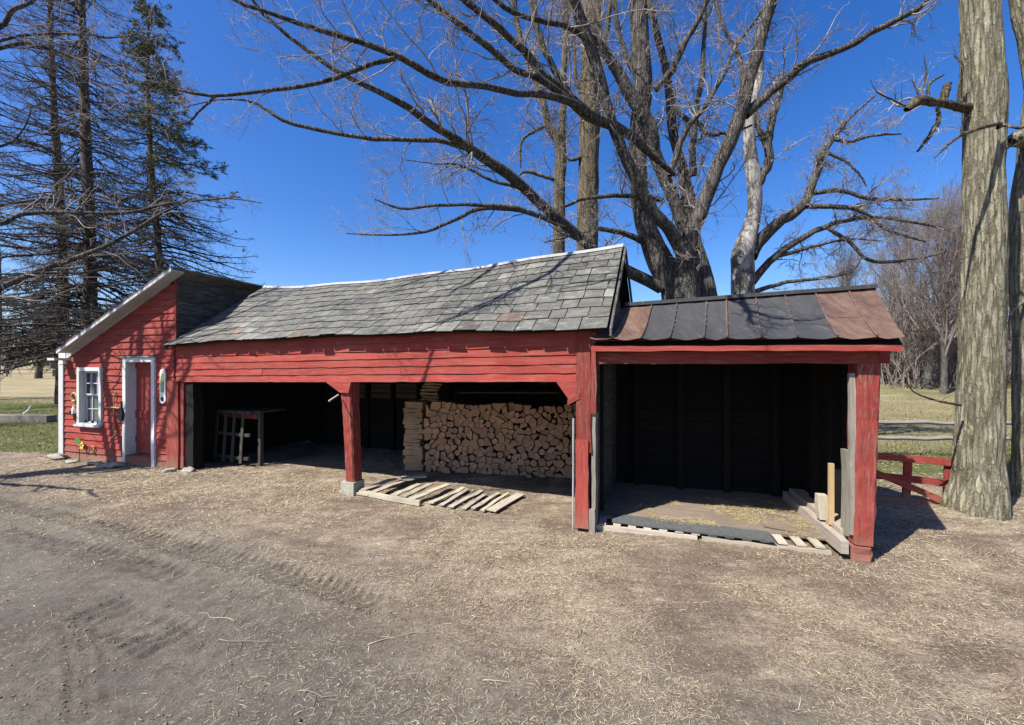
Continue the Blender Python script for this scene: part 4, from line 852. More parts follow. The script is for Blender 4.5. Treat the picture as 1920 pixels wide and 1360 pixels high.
mb = MB(); mb.fbox(HF, HL - .02, HL + .16, -.07, -.02, lfZ - .225, lfZ - .19); mb.build('corner_cap', M['white'], house)
s_a, _ = HF.hit(316, 800); mb = MB(); mb.fbox(HF, s_a + .03, HR + .12, -.055, -.03, .02, BLz + .02, along='z', seg=8, wob=.004); mb.build('corner_board', M['red_worn'], house)
mb = MB(); mb.fbox(HF, HR - .03, HR + .03, -.03, -.004, 2.5, pkZ - .10, along='z', seg=4); mb.build('corner_trim', M['red_worn'], house)
# window
W_ = MB(); fw = .075
def frame_rect(mb, a, b_, z0, z1, w_, t0, t1):
    mb.fbox(HF, a, a + w_, t0, t1, z0, z1, along='z', seg=3, wob=.001); mb.fbox(HF, b_ - w_, b_, t0, t1, z0, z1, along='z', seg=3, wob=.001)
    mb.fbox(HF, a + w_, b_ - w_, t0 + .002, t1, z1 - w_, z1); mb.fbox(HF, a + w_, b_ - w_, t0 + .002, t1, z0, z0 + w_ * .8)
frame_rect(W_, wS0, wS1, wZ0, wZ1, fw, -.075, .0); W_.fbox(HF, wS0 - .02, wS1 + .02, -.12, -.076, wZ0 - .01, wZ0 + .035)
W_.fbox(HF, wS0 + .05, wS0 + .07, .0, .075, wZ0 + .03, wZ1 - .03, along='z'); W_.fbox(HF, wS1 - .07, wS1 - .05, .0, .075, wZ0 + .03, wZ1 - .03, along='z'); W_.fbox(HF, wS0 + .07, wS1 - .07, .0, .075, wZ1 - .09, wZ1 - .05); W_.fbox(HF, wS0 + .07, wS1 - .07, .0, .075, wZ0 + .02, wZ0 + .05)
win = W_.build('window', M['white'], house)
mb = MB(); mb.fbox(HF, wS0 + .07, wS1 - .07, .062, .067, wZ0 + .05, wZ1 - .09); mb.build('pane', M['glass'], win)
mb = MB(); a, b_ = wS0 + .085, wS1 - .075; zm = (wZ0 + wZ1) / 2 + .03
frame_rect(mb, a, b_, zm, wZ1 - .09, .03, .012, .04); frame_rect(mb, a, b_, wZ0 + .05, zm, .028, .035, .060)
for k in (1, 2): ss = a + (b_ - a) * k / 3; mb.fbox(HF, ss - .007, ss + .007, .018, .04, zm + .02, wZ1 - .12, along='z'); mb.fbox(HF, ss - .007, ss + .007, .040, .060, wZ0 + .07, zm, along='z')
for k in (1,): z_ = (zm + wZ1 - .09) / 2; mb.fbox(HF, a + .03, b_ - .03, .020, .039, z_ - .008, z_ + .008); z_ = (wZ0 + .05 + zm) / 2; mb.fbox(HF, a + .03, b_ - .03, .042, .059, z_ - .008, z_ + .008)
mb.build('sash', M['white'], win)
# door
fwd = .085; D_ = MB()
D_.fbox(HF, dS0, dS0 + fwd, -.07, -.0, .0, dZ1, along='z', seg=5, wob=.002); D_.fbox(HF, dS1 - fwd, dS1, -.07, -.0, .0, dZ1, along='z', seg=5, wob=.002); D_.fbox(HF, dS0 + fwd, dS1 - fwd, -.068, -.0, dZ1 - .09, dZ1)
D_.fbox(HF, dS0 + .055, dS0 + .075, .0, .17, .02, dZ1 - .05, along='z'); D_.fbox(HF, dS1 - .075, dS1 - .055, .0, .17, .02, dZ1 - .05, along='z'); D_.fbox(HF, dS0 + .075, dS1 - .075, .0, .17, dZ1 - .07, dZ1 - .05)
D_.build('door_frame', M['white'], house)
mb = MB(); mb.fbox(HF, dS0 - .02, dS1 + .02, -.10, -.0, dZ1 + .005, dZ1 + .03, seg=4, wob=.003); mb.build('door_cap', M['grey_wood'], house)
mb = MB(); n = 5; a, b_ = dS0 + .078, dS1 - .078
for k in range(n): mb.fbox(HF, a + (b_ - a) * k / n + .003, a + (b_ - a) * (k + 1) / n - .003, .13, .15, .20, dZ1 - .075, along='z', seg=3)
for z_ in (.42, .92, dZ1 - .22): mb.fbox(HF, a + .002, b_ - .002, .108, .128, z_, z_ + .13 if z_ > 1 or z_ < .9 else z_ + .15)
mb.fbox(HF, a + .002, b_ - .002, .1282, .1295, .2, dZ1 - .08)
door = mb.build('door', M['red'], house)
mb = MB(); cz = 1.20; cs = b_ - .13
mb.tube([HF.w(cs + .075 * math.cos(k / 16 * 6.283), .09, cz + .10 * math.sin(k / 16 * 6.283)) for k in range(17)], .007, 6, cap=False); mb.fbox(HF, b_ - .05, b_ - .02, .09, .128, 1.1, 1.2, along='z'); mb.build('handle', M['iron'], door)
mb = MB(); mb.fbox(HF, dS0 + fwd + .002, dS1 - fwd - .002, -.075, .12, .0, .19, seg=3, wob=.003); mb.build('door_sill', M['red_worn'], house)

# ------------------------------------------------------------ lean-to bay (right)
bay = empty('lean_to_shed', RF.w(1.4, .9, 0), 'small open red shed bay with a patched rusty metal roof', 'shed')
T0 = -.2; T1_ = .8
def rp(px, py, t): s, z = RF.hit(px, py, t); return RF.w(s, t, z)
e0, e1, r0, r1 = rp(1103, 640, T0), rp(1698, 638, T0), rp(1172, 574, T1_), rp(1640, 540, T1_)
nb = rp(1640, 540, T1_)
edges = [0, .065, .175, .30, .44, .545, .70, .855, 1.0] ; eds_px_e = [1105, 1148, 1202, 1256, 1320, 1364, 1428, 1496, 1571, 1645, 1697]; rds_px = [1172, 1180, 1223, 1270, 1325, 1362, 1417, 1471, 1528, 1590, 1641]
def lerp(a, b, t): return a + (b - a) * t
def colpt(arr, k, top):
    s, z = RF.hit(arr[k], 0, T1_ if top else T0)
    A, B = (r0, r1) if top else (e0, e1); sa, sb = (A - RF.o).dot(RF.d), (B - RF.o).dot(RF.d); f = (s - sa) / (sb - sa); return A.lerp(B, f)
rust = [.95, .95, .12, .15, .2, .15, .18, .1, .92, .95]
mb = MB(); seams = MB(); riv = MB(); NV = 10; NU = 8
for k in range(10):
    a, b_, c, d = colpt(eds_px_e, k, 0), colpt(eds_px_e, k + 1, 0), colpt(rds_px, k + 1, 1), colpt(rds_px, k, 1)
    base = len(mb.v); ph = random.uniform(0, 6)
    for j in range(NV + 1):
        for i in range(NU + 1):
            u, v = i / NU, j / NV; p = a.lerp(b_, u).lerp(d.lerp(c, u), v)
            p.z += .022 * (1 - v) ** 2 * (-math.sin(math.pi * u)) + .006 * math.sin(u * 7 + v * 5 + ph) * (1 - abs(2 * u - 1)) - .05 * math.sin(math.pi * v) * (1 - .3 * u) * (.6) + (.035 * (1 - v) ** 4 if True else 0)
            mb.v.append(p)
    for j in range(NV):
        for i in range(NU):
            q = base + j * (NU + 1) + i; mb.face((q, q + 1, q + NU + 2, q + NU + 1), [(0, 0)] * 4, (rust[k],) * 3)
    if k:
        pts = [a.lerp(d, v / 8) + Vector((0, 0, .012 - .05 * math.sin(math.pi * v / 8) * .6 + .035 * (1 - v / 8) ** 4)) for v in range(9)]
        seams.tube(pts, .011, 5, tint=((.95 if k in (1, 2, 5, 8, 9) else .5),) * 3)
        for v in range(1, 8):
            f = v / 8; c_ = a.lerp(d, f) + Vector((0, 0, .02 - .03 * math.sin(math.pi * f))) + RF.d * .012; seams.tube([c_, c_ + Vector((0, 0, .008))], .006, 6, mi=1) if random.random() < .55 else None
mb.build('roof', M['tin'], bay, smooth=True); seams.build('roof_seam', [M['tin'], M['ridge_metal']], bay)
mb = MB(); rb0, rb1 = r0 + RF.n * 1.05, r1 + RF.n * 1.05; rb0.z = e0.z; rb1.z = e1.z
i0 = len(mb.v); mb.v += [r0, r1, rb1, rb0]; mb.face((i0, i0 + 1, i0 + 2, i0 + 3), [(0, 0)] * 4, (.9,) * 3); mb.build('rear_roof', M['tin'], bay)
mb = MB(); mb.board(r0 + Vector((0, 0, -.01)) - RF.n * .07, r1 + Vector((0, 0, -.01)) - RF.n * .07, RF.n * .14, (0, 0, .045), seg=6, wob=.003, tint=(.15,) * 3); mb.build('ridge_cap', M['tin'], bay)
mb = MB()   # under-deck
for (A, B, C, D) in ((e0.lerp(r0, .07), e1.lerp(r1, .07), r1, r0), (rb0, rb1, r1, r0)):
    A, B, C, D = [q - Vector((0, 0, .09)) for q in (A, B, C, D)]; i0 = len(mb.v); mb.v += [A, B, C, D] + [q - Vector((0, 0, .02)) for q in (A, B, C, D)]
    for f in ((0, 1, 2, 3), (7, 6, 5, 4), (0, 4, 5, 1), (1, 5, 6, 2), (3, 2, 6, 7), (0, 3, 7, 4)): mb.face(tuple(i0 + k for k in f), [(0, 0), (2, 0), (2, 1), (0, 1)], (1, 1, 1))
mb.build('roof_deck', M['dark_wood'], bay)
zR0, zR1 = e0.z, e1.z
sE0, sE1 = (e0 - RF.o).dot(RF.d), (e1 - RF.o).dot(RF.d)
mb = MB(); mb.board(RF.w(sE0 + .03, T0 + .03, zR0 - .115), RF.w(sE1 - .01, T0 + .03, zR1 - .10), (0, 0, .058), RF.n * .02, seg=14, wob=.004); mb.build('fascia', M['red'], bay)
_, hb0 = RF.hit(1110, 683); sF, hb1 = RF.hit(1652, 682)
mb = MB(); mb.board(RF.w(.02, -.02, hb0), RF.w(sF + .06, -.02, hb1), (0, 0, .14), RF.n * .03, seg=8, wob=.003); mb.board(RF.w(.02, -.035, hb0 + .145), RF.w(sF + .05, -.035, hb1 + .145), (0, 0, .14), RF.n * .03, seg=8, wob=.003); mb.build('header', M['red_worn'], bay)
mb = MB(); mb.fbox(RF, sF - .02, sF + .06, -.03, 1.8, hb1 + .0, hb1 + .12, along='t'); mb.build('eave_beam', M['red_worn'], bay)
p0s, _ = RF.hit(1606, 850); p1s, _ = RF.hit(1650, 760); p1b, _ = RF.hit(1638, 1010); p0b, _ = RF.hit(1600, 1010)
MFo = MF
def fpost2(z): f = z / 2; return lerp(p0b, p0s, f), lerp(p1b, p1s + .01, f), -.02, .20
def quadcol2(mb, fr, f, z0, z1, K):
    global MF; MF = fr; quadcol(mb, f, z0, z1, K); MF = MFo
mb = MB(); quadcol2(mb, RF, fpost2, .16, hb1 + .002, 16); mb.build('corner_post', M['red_worn'], bay)
mb = MB(); quadcol2(mb, RF, lambda z: (p0b - .03, p1b - .03, -.05, .15), -.05, .145, 3); mb.build('post_base', M['red_worn'], bay)
mb = MB(); mb.fbox(RF, p0s - .055, p0s - .005, .0, .05, .25, hb1 - .1, along='z', seg=9, wob=.004); mb.fbox(RF, p0s - .05, p0s - .01, .10, .22, .2, 1.1, along='z', seg=4, wob=.006); mb.build('jamb', M['grey_wood'], bay)
mb = MB(); mb.fbox(RF, p0s - .10, p0s - .052, .36, .40, .22, .90, along='z'); mb.build('brace', M['new_wood'], bay)
mb = MB(); mb.fbox(RF, p0s - .15, p0s - .06, .50, .60, .22, .50, along='z', seg=3, wob=.004); mb.build('stud', M['bleached'], bay)
mb = MB(); mb.fbox(RF, p0b - .13, p0b - .06, -.05, 1.7, .06, .20, along='t', seg=8, wob=.004); mb.fbox(RF, p0b - .05, p1b - .04, .16, 1.7, .05, .25, along='t', seg=8, wob=.004); mb.build('sill', M['bleached'], bay)
mb = MB(); DB = 1.9   # back wall, side lining
for i in range(12): mb.fbox(RF, .0, 2.95, DB, DB + .02, .05 + i * .18, .05 + i * .18 + .172 - random.uniform(0, .008), seg=8, wob=.004, tint=(random.uniform(.6, 1.1),) * 3)
mb.fbox(RF, .0, 2.95, DB + .021, DB + .035, .0, 2.26)
for s in (.55, 1.2, 1.85, 2.5): mb.fbox(RF, s, s + .09, DB - .1, DB - .003, .05, 2.2, along='z')
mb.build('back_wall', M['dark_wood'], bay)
mb = MB()
for i in range(12): mb.fbox(RF, 2.90, 2.92, .22, DB, .05 + i * .18, .05 + i * .18 + .175, along='t', seg=6, wob=.003)
mb.fbox(RF, 2.921, 2.935, .22, DB, .0, 2.2)
for t in (.7, 1.25): mb.fbox(RF, 2.80, 2.895, t, t + .09, .1, 2.1, along='z')
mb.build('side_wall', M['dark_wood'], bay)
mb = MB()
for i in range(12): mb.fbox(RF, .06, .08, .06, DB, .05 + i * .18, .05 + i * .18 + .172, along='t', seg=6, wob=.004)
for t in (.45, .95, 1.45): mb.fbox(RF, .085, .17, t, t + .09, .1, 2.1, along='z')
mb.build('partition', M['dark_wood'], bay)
mb = MB(); mb.fbox(RF, .12, 2.62, .30, DB, .055, .085, along='s', seg=6, wob=.003); mb.build('floor', M['ply'], bay)
mb = MB(); a, b_ = RF.hit(1135, 980, .05), RF.hit(1330, 1003, .05)
mb.fbox(RF, .10, 1.25, .04, .08, -.01, .055, seg=8, wob=.004); mb.fbox(RF, 1.30, 2.55, .04, .08, -.02, .045, seg=8, wob=.004)
for k in range(14): mb.fbox(RF, .14 + k * .175, .14 + k * .175 + .09, .06, .31, .0555, .0725, along='t')
mb.build('floor_edge', M['bleached'], bay)
# grey mat
mb = MB(); A = RF.w(.30, .11, .082); B = RF.w(2.02, .02, .080); mb.board(A, B, RF.n * .27, (0, 0, .018), seg=14, wob=.006, twob=.0); o = mb.build('floor_mat', M['rubber'], None, loc=RF.w(1.2, .2, .09)); setup(o, 'long dark grey board lying across the front of the bay floor', 'board')
mb = MB(); A = RF.w(2.02, .45, .10); mb.board(A, A + RF.d * .30 - RF.n * .12, RF.n * .24 + RF.d * .02, (0, 0, .012), seg=3, wob=.008); o = mb.build('plywood_scrap', M['ply'], None, loc=A); setup(o, 'small plywood scrap on the bay floor near the right sill', 'board')

# ------------------------------------------------------------ firewood
def clip(poly, m, n):
    out = []
    for i in range(len(poly)):
        a, b = poly[i], poly[(i + 1) % len(poly)]; da = (a[0] - m[0]) * n[0] + (a[1] - m[1]) * n[1]; db = (b[0] - m[0]) * n[0] + (b[1] - m[1]) * n[1]
        if da <= 0: out.append(a)
        if (da < 0 < db) or (db < 0 < da): f = da / (da - db); out.append((a[0] + (b[0] - a[0]) * f, a[1] + (b[1] - a[1]) * f))
    return out
qa, qb = G(796, 884), G(1076, 898); WF = Frame((qa.x, qa.y), (qb.x, qb.y)); PW = WF.L + .12; PH = 1.27
nxp, nzp = 24, 12; pts_ = []
for j in range(nzp):
    for i in range(nxp):
        pts_.append(((i + .5 + (.5 if j % 2 else 0) + random.uniform(-.48, .48)) * PW / nxp, (j + .5 + random.uniform(-.46, .46)) * PH / nzp))
for pi, p in enumerate(pts_):
    top = PH + .02 + .03 * math.sin(p[0] * 5)
    cell = [(max(0, p[0] - .2), max(0, p[1] - .2)), (min(PW, p[0] + .2), max(0, p[1] - .2)), (min(PW, p[0] + .2), min(top, p[1] + .2)), (max(0, p[0] - .2), min(top, p[1] + .2))]
    for q in pts_:
        if q is p or abs(q[0] - p[0]) > .4 or abs(q[1] - p[1]) > .4: continue
        cell = clip(cell, ((p[0] + q[0]) / 2, (p[1] + q[1]) / 2), (q[0] - p[0], q[1] - p[1]))
        if len(cell) < 3: break
    if len(cell) < 3: continue
    cx = sum(c[0] for c in cell) / len(cell); cz = sum(c[1] for c in cell) / len(cell); sh = random.uniform(.88, .975)
    if random.random() < .30 and len(cell) > 4:      # split faces: cut a corner off
        a_ = random.uniform(0, 6.283); rr_ = min(math.hypot(c[0] - cx, c[1] - cz) for c in cell); c2_ = clip(cell, (cx + rr_ * .55 * math.cos(a_), cz + rr_ * .55 * math.sin(a_)), (math.cos(a_), math.sin(a_)))
        if len(c2_) > 2: cell = c2_
    cell = [(cx + (c[0] - cx) * sh, cz + (c[1] - cz) * sh) for c in cell]
    if random.random() < .14:
        r_ = min(math.hypot(c[0] - cx, c[1] - cz) for c in cell) * .92; cell = [(cx + r_ * math.cos(k / 12 * 6.283) * random.uniform(.95, 1.05), cz + r_ * math.sin(k / 12 * 6.283)) for k in range(12)]
    else:
        n = len(cell); out = []; bk = random.randrange(n)
        for k in range(n):
            a, b = cell[k], cell[(k + 1) % n]; out.append(a)
            if k == bk or random.random() < .12:      # rounded bark side
                mx, mz = (a[0] + b[0]) / 2, (a[1] + b[1]) / 2; out[-1] = (a[0] * .92 + cx * .08, a[1] * .92 + cz * .08)
                out.append((mx + (mx - cx) * .10, mz + (mz - cz) * .10))
        cell = out
    tj = random.gauss(0, .03); ln = random.uniform(.36, .42)
    tl_ = random.gauss(0, .02)
    mb = MB(); org = WF.w(cx, .2, cz)
    mb.prism([WF.w(a, tj, b) for a, b in cell], WF.n * ln + WF.d * tl_, mi=0, mside=1)
    o = mb.build('split_log', [M['log_end'], M['log_side']], None, loc=org); setup(o, 'round unsplit log end among the split firewood of the long stack' if len(cell) == 12 else 'split firewood log showing its cut end in the long stack', 'firewood', 'split logs of the main firewood stack')
# crosswise end column
ORD = 'first second third fourth fifth sixth seventh eighth ninth tenth eleventh twelfth thirteenth fourteenth fifteenth sixteenth seventeenth eighteenth nineteenth twentieth twenty-first twenty-second twenty-third'.split()
z = .0; k = 0
while z < 1.28:
    h = random.choice((random.uniform(.05, .075), random.uniform(.08, .13))); q0 = -.40 + random.uniform(-.05, .04); n = random.choice((1, 1, 2)) ; 
    for kk in range(1):
        mb = MB(); h2 = h * .94; bowl = random.uniform(-.01, .02)
        a = random.uniform(-.02, .02)
        mb.board(WF.w(q0, .02 + a, z + random.uniform(0, .006)), WF.w(q0 + random.uniform(.33, .40), .02 - a, z + random.uniform(-.004, .008)), Vector((0, 0, h2)), WF.n * random.uniform(.18, .30) + Vector((0, 0, bowl)), seg=4, wob=.006)
        o = mb.build('split_log', M['crib_wood'], None, loc=WF.w(q0 + .2, .08, z)); setup(o, ('lowest' if k == 0 else ORD[k] + ' from the ground') + ' log of the cross-stacked left end of the firewood', 'firewood', 'crosswise logs at the left end of the stack')
    z += h; k += 1
for k in range(7):
    mb = MB(); a, b_ = WF.hit(792 + random.randint(-4, 8), 752 - k * 6, .35); mb.board(WF.w(a, .35, b_), WF.w(a + .36, .33, b_ + random.uniform(-.02, .02)), (0, 0, .045), WF.n * .12, seg=3, wob=.006)
    o = mb.build('split_log', M['crib_wood'], None, loc=WF.w(a + .18, .4, b_)); setup(o, ('lowest' if k == 0 else ORD[k] + ' lowest') + ' log of the small heap topping the left end of the firewood', 'firewood', 'split logs heaped over the left end of the stack')

# ------------------------------------------------------------ pallets
def pallet_board(mb, p0, p1, wd, th=.018, z=.05):
    p0 = Vector((p0.x, p0.y, gz(p0.x, p0.y) + z)); p1 = Vector((p1.x, p1.y, gz(p1.x, p1.y) + z * random.uniform(.75, 1.0)))
    d = (p1 - p0).normalized(); side = Vector((0, 0, 1)).cross(d); mb.board(p0, p1, side * wd, (0, 0, th), seg=4, wob=.004, twob=.004)
pa = empty('wooden_pallet', G(740, 935), 'broken pale wooden pallet lying on the ground beside the middle post', 'pallet')
mb = MB(); pallet_board(mb, G(672, 928), G(785, 951), .05, .07, .015); mb.build('stringer', M['bleached'], pa)
for a, b_ in (((686, 930), (745, 907)), ((706, 934), (762, 910)), ((744, 941), (792, 917)), ((762, 944), (812, 918)), ((778, 948), (846, 920))):
    mb = MB(); pallet_board(mb, G(*a), G(*b_), random.uniform(.07, .11), .018, .085); mb.build('slat', M['bleached'], pa)
mb = MB(); pallet_board(mb, G(752, 906), G(800, 903), .12, .02, .07); mb.build('slat', M['bleached'], pa)
pb = empty('wooden_pallet', G(890, 945), 'row of loose weathered slats spread on the straw below the firewood', 'pallet')
for a, b_ in (((812, 950), (873, 920)), ((832, 952), (880, 923)), ((850, 955), (908, 925)), ((874, 958), (914, 931)), ((892, 959), (940, 928)), ((908, 962), (956, 929)), ((930, 964), (984, 932))):
    mb = MB(); pallet_board(mb, G(*a), G(*b_), random.uniform(.05, .09) if a[0] < 930 else .15, .016, .035); mb.build('slat', M['bleached'], pb)
mb = MB(); p0, p1 = G(636, 925), G(690, 932); mb.board(p0 + Vector((0, 0, .01)), p1 + Vector((0, 0, .01)), Vector((.05, .13, 0)), (0, 0, .035), seg=3, wob=.006); o = mb.build('plank', M['bleached'], None, loc=p0); setup(o, 'short pale plank in front of the concrete footing', 'plank')
pc = empty('wooden_pallet', MF.w(.7, .6, 0), 'wooden pallet standing upright in the dark left bay', 'pallet')
for k in range(6):
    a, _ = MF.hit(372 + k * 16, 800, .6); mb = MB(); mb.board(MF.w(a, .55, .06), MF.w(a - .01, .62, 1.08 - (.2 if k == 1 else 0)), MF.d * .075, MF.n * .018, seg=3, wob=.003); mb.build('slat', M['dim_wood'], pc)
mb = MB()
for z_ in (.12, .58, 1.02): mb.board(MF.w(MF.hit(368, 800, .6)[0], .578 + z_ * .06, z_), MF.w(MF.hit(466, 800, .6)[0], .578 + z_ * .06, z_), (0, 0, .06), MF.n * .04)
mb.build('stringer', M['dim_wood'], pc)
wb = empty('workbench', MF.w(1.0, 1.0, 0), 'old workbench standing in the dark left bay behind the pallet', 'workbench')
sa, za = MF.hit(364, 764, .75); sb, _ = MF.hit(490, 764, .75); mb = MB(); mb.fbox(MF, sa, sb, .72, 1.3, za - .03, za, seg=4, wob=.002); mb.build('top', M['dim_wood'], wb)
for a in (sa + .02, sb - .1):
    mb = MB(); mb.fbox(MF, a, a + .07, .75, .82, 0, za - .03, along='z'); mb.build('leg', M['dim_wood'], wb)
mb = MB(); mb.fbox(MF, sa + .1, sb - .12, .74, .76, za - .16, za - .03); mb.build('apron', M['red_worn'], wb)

# ------------------------------------------------------------ things hung on the house
def on(px, py, t=-.05): s, z = HF.hit(px, py, t); return s, z
# thermometer plaque
s, z1 = on(306, 692); _, z0 = on(306, 757); wdt = .075; th = empty('thermometer', HF.w(s, -.06, (z0 + z1) / 2), 'tall white wall thermometer right of the door', 'thermometer')
ol = [(wdt * math.cos(a), (z1 - wdt) + wdt * math.sin(a)) for a in np.linspace(0, math.pi, 9)] + [(-wdt, z0 + .18), (-wdt * 1.15, z0 + .09)] + [(wdt * 1.15 * math.cos(a), z0 + .09 + wdt * 1.15 * math.sin(a)) for a in np.linspace(math.pi, 2 * math.pi, 9)][1:] + [(wdt, z0 + .18)]
mb = MB(); mb.prism([HF.w(s + a, -.065, b) for a, b in ol], HF.n * .02); mb.build('back_plate', M['plaque'], th)
mb = MB(); mb.fbox(HF, s - .045, s + .045, -.069, -.066, z0 + .22, z1 - .22); mb.build('picture_panel', plain_mat('olive_picture', (.22, .30, .12), .5, 0, 20, .6), th)
mb = MB(); mb.prism([HF.w(s + .045 * math.cos(a), -.070, z1 - .17 + .085 * math.sin(a)) for a in np.linspace(0, 6.283, 13)[:-1]], HF.n * .004); mb.build('yellow_motif', M['yellow'], th)
mb = MB(); mb.prism([HF.w(s + .04 * math.cos(a), -.070, z0 + .09 + .045 * math.sin(a)) for a in np.linspace(0, 6.283, 13)[:-1]], HF.n * .004); mb.build('dial', M['iron'], th)
# hanging balance hook
s, zt = on(216, 737); _, zb = on(214, 815); tool = empty('hay_tool', HF.w(s, -.06, zt), 'rusty ring-topped iron tool hanging on the wall between window and door', 'tool')
mb = MB(); mb.tube([HF.w(s, -.07, zt - .04), HF.w(s - .01, -.07, zt - .4), HF.w(s - .02, -.07, zb + .1), HF.w(s + .03, -.07, zb + .0), HF.w(s - .1, -.07, zb - .09)], .009, 7); mb.build('rod', M['rusty_iron'], tool)
mb = MB(); mb.tube([HF.w(s + .04 * math.cos(a), -.07, zt + .0 + .04 * math.sin(a)) for a in np.linspace(0, 6.283, 15)], .008, 6, cap=False); mb.build('ring', M['rusty_iron'], tool)
a0, zz_ = on(199, 765); a1, _ = on(232, 765); mb = MB(); mb.tube([HF.w(a0, -.075, zz_), HF.w(s, -.075, zz_ + .02), HF.w(a1, -.075, zz_)], [.010, .018, .010], 7); mb.build('crossbar', M['rusty_iron'], tool)
s, z_ = on(231, 777); pan = empty('skillet', HF.w(s, -.07, z_), 'black round skillet hanging beside the white door frame', 'pan')
mb = MB(); mb.prism([HF.w(s + .075 * math.cos(a), -.11, z_ + .14 * math.sin(a)) for a in np.linspace(0, 6.283, 21)[:-1]], HF.n * .04); mb.build('bowl', M['iron'], pan)
mb = MB(); mb.fbox(HF, s - .014, s + .014, -.09, -.075, z_ + .13, z_ + .27, along='z'); mb.build('handle', M['iron'], pan)
s, z_ = on(141, 745); mb = MB(); mb.tube([HF.w(s + .075 * math.cos(a), -.06 + random.uniform(-.01, .01), z_ + .085 * math.sin(a)) for a in np.linspace(0, 6.283, 17)], [random.uniform(.018, .034) for _ in range(17)], 6, cap=False); o = mb.build('wreath', M['rusty_iron'], None, loc=HF.w(s, -.06, z_)); setup(o, 'small brown wreath hung on the wall left of the window', 'wreath')
s, z_ = on(141, 772); bh = empty('wall_ornament', HF.w(s, -.06, z_), 'white bottle-shaped ornament on a dark bracket left of the window', 'ornament')
mb = MB(); mb.tube([HF.w(s + .03, -.09, z_ - .04), HF.w(s + .03, -.09, z_ + .06), HF.w(s + .03, -.09, z_ + .10), HF.w(s + .03, -.09, z_ + .14)], [.035, .035, .018, .015], 9); mb.build('bottle', M['plaque'], bh)
mb = MB(); mb.fbox(HF, s - .14, s + .08, -.13, -.05, z_ - .06, z_ - .042); mb.tube([HF.w(s - .07, -.09, z_ - .04), HF.w(s - .07, -.09, z_ + .02)], [.04, .02], 7); mb.build('bracket', M['iron'], bh)
for k, (px, lab) in enumerate(((163, 'leftmost small dark figure on the window sill'), (176, 'middle small dark figure on the window sill'), (186, 'rightmost small dark figure on the window sill'))):
    s, z_ = on(px, 791, .0); mb = MB(); mb.tube([HF.w(s, -.02, wZ0 + .035), HF.w(s, -.02, wZ0 + .075), HF.w(s, -.02, wZ0 + .085), HF.w(s, -.02, wZ0 + .12)], [.024, .018, .02, .006], 8); o = mb.build('figurine', M['iron'], None, loc=HF.w(s, .03, wZ0 + .05)); setup(o, lab, 'figurine')
# metal garden flower
fp = HF.w(on(157, 830)[0], -.12, 0); fl = empty('garden_flower', fp, 'green and yellow metal flower stake against the red wall under the window', 'garden ornament')
zc_ = on(157, 833, -.12)[1]; mb = MB(); mb.tube([fp + Vector((0, 0, -.02)), fp + Vector((0, 0, zc_))], .006, 5); mb.build('stem', M['iron'], fl)
mb = MB()
for k in range(6):
    a = k / 6 * 6.283; c = fp + Vector((0, 0, zc_ - .03)) + HF.d * .05
    mb.prism([c + HF.d * (.02 * math.cos(a)) + Vector((0, 0, .02 * math.sin(a))), c + HF.d * (.07 * math.cos(a - .35)) + Vector((0, 0, .07 * math.sin(a - .35))), c + HF.d * (.085 * math.cos(a)) + Vector((0, 0, .085 * math.sin(a))), c + HF.d * (.07 * math.cos(a + .35)) + Vector((0, 0, .07 * math.sin(a + .35)))], HF.n * .006)
mb.build('petals', M['yellow'], fl)
mb = MB(); c = fp + Vector((0, 0, zc_ + .05)) - HF.d * .06; mb.prism([c + HF.d * (.10 * math.cos(a)) + Vector((0, 0, .055 * math.sin(a) + .02 * math.cos(a) * -1)) for a in np.linspace(0, 6.283, 12)[:-1]], HF.n * .008); mb.build('leaf', M['green'], fl)
s, z_ = on(175, 843); mb = MB(); mb.tube([HF.w(s + .05 * math.cos(a), -.06, z_ + .07 * math.sin(a)) for a in np.linspace(0, 6.283, 13)], .012, 6, cap=False); o = mb.build('iron_hoop', M['rusty_iron'], None, loc=HF.w(s, -.06, z_)); setup(o, 'small rusty hoop on the wall right of the metal flower', 'hoop')

# ------------------------------------------------------------ stones
def rock(px, py, r, label, flat=.42, Yadj=0):
    p = G(px, py); p.y += Yadj; V, Fq = tubes(np.stack([np.linspace(-.98, .98, 9) * r * flat, np.zeros(9), np.zeros(9)], 1)[None][:, :, [1, 2, 0]], (np.sqrt(np.maximum(.02, 1 - np.linspace(-.98, .98, 9) ** 2)) * r)[None], 14)
    V = V + (np.stack([fbm(V[:, 0] * 6 / r * .2 + px, V[:, 1] * 6 / r * .2 + V[:, 2] * 9, 3, 1), fbm(V[:, 1] * 1.4 / r + 5, V[:, 2] * 1.4 / r + py, 3, 2), fbm(V[:, 0] * 1.4 / r + 5, V[:, 1] * 1.4 / r + px, 3, 3)], 1) - .5) * r * 1.1
    V = V * np.array([random.uniform(1, 1.5), random.uniform(.8, 1.1), 1]) + np.array([p.x, p.y, gz(p.x, p.y) + r * flat * .45])
    o = mesh_np('stone', V, Fq, M['stone'], None, True, loc=(p.x, p.y, gz(p.x, p.y))); setup(o, label, 'stone', 'foundation stones along the house')
for px, py, r, lab in ((112, 862, .16, 'large flat pale stone at the left corner of the house'), (135, 868, .10, 'small stone right of the large corner stone'), (178, 872, .09, 'stone under the window in the row along the wall'), (216, 874, .13, 'rounded stone beside the door sill'), (190, 876, .07, 'smallest stone in the row along the wall'), (318, 884, .10, 'stone at the foot of the red corner board'), (352, 884, .11, 'stone under the left bay post')):
    rock(px, py, r, lab)

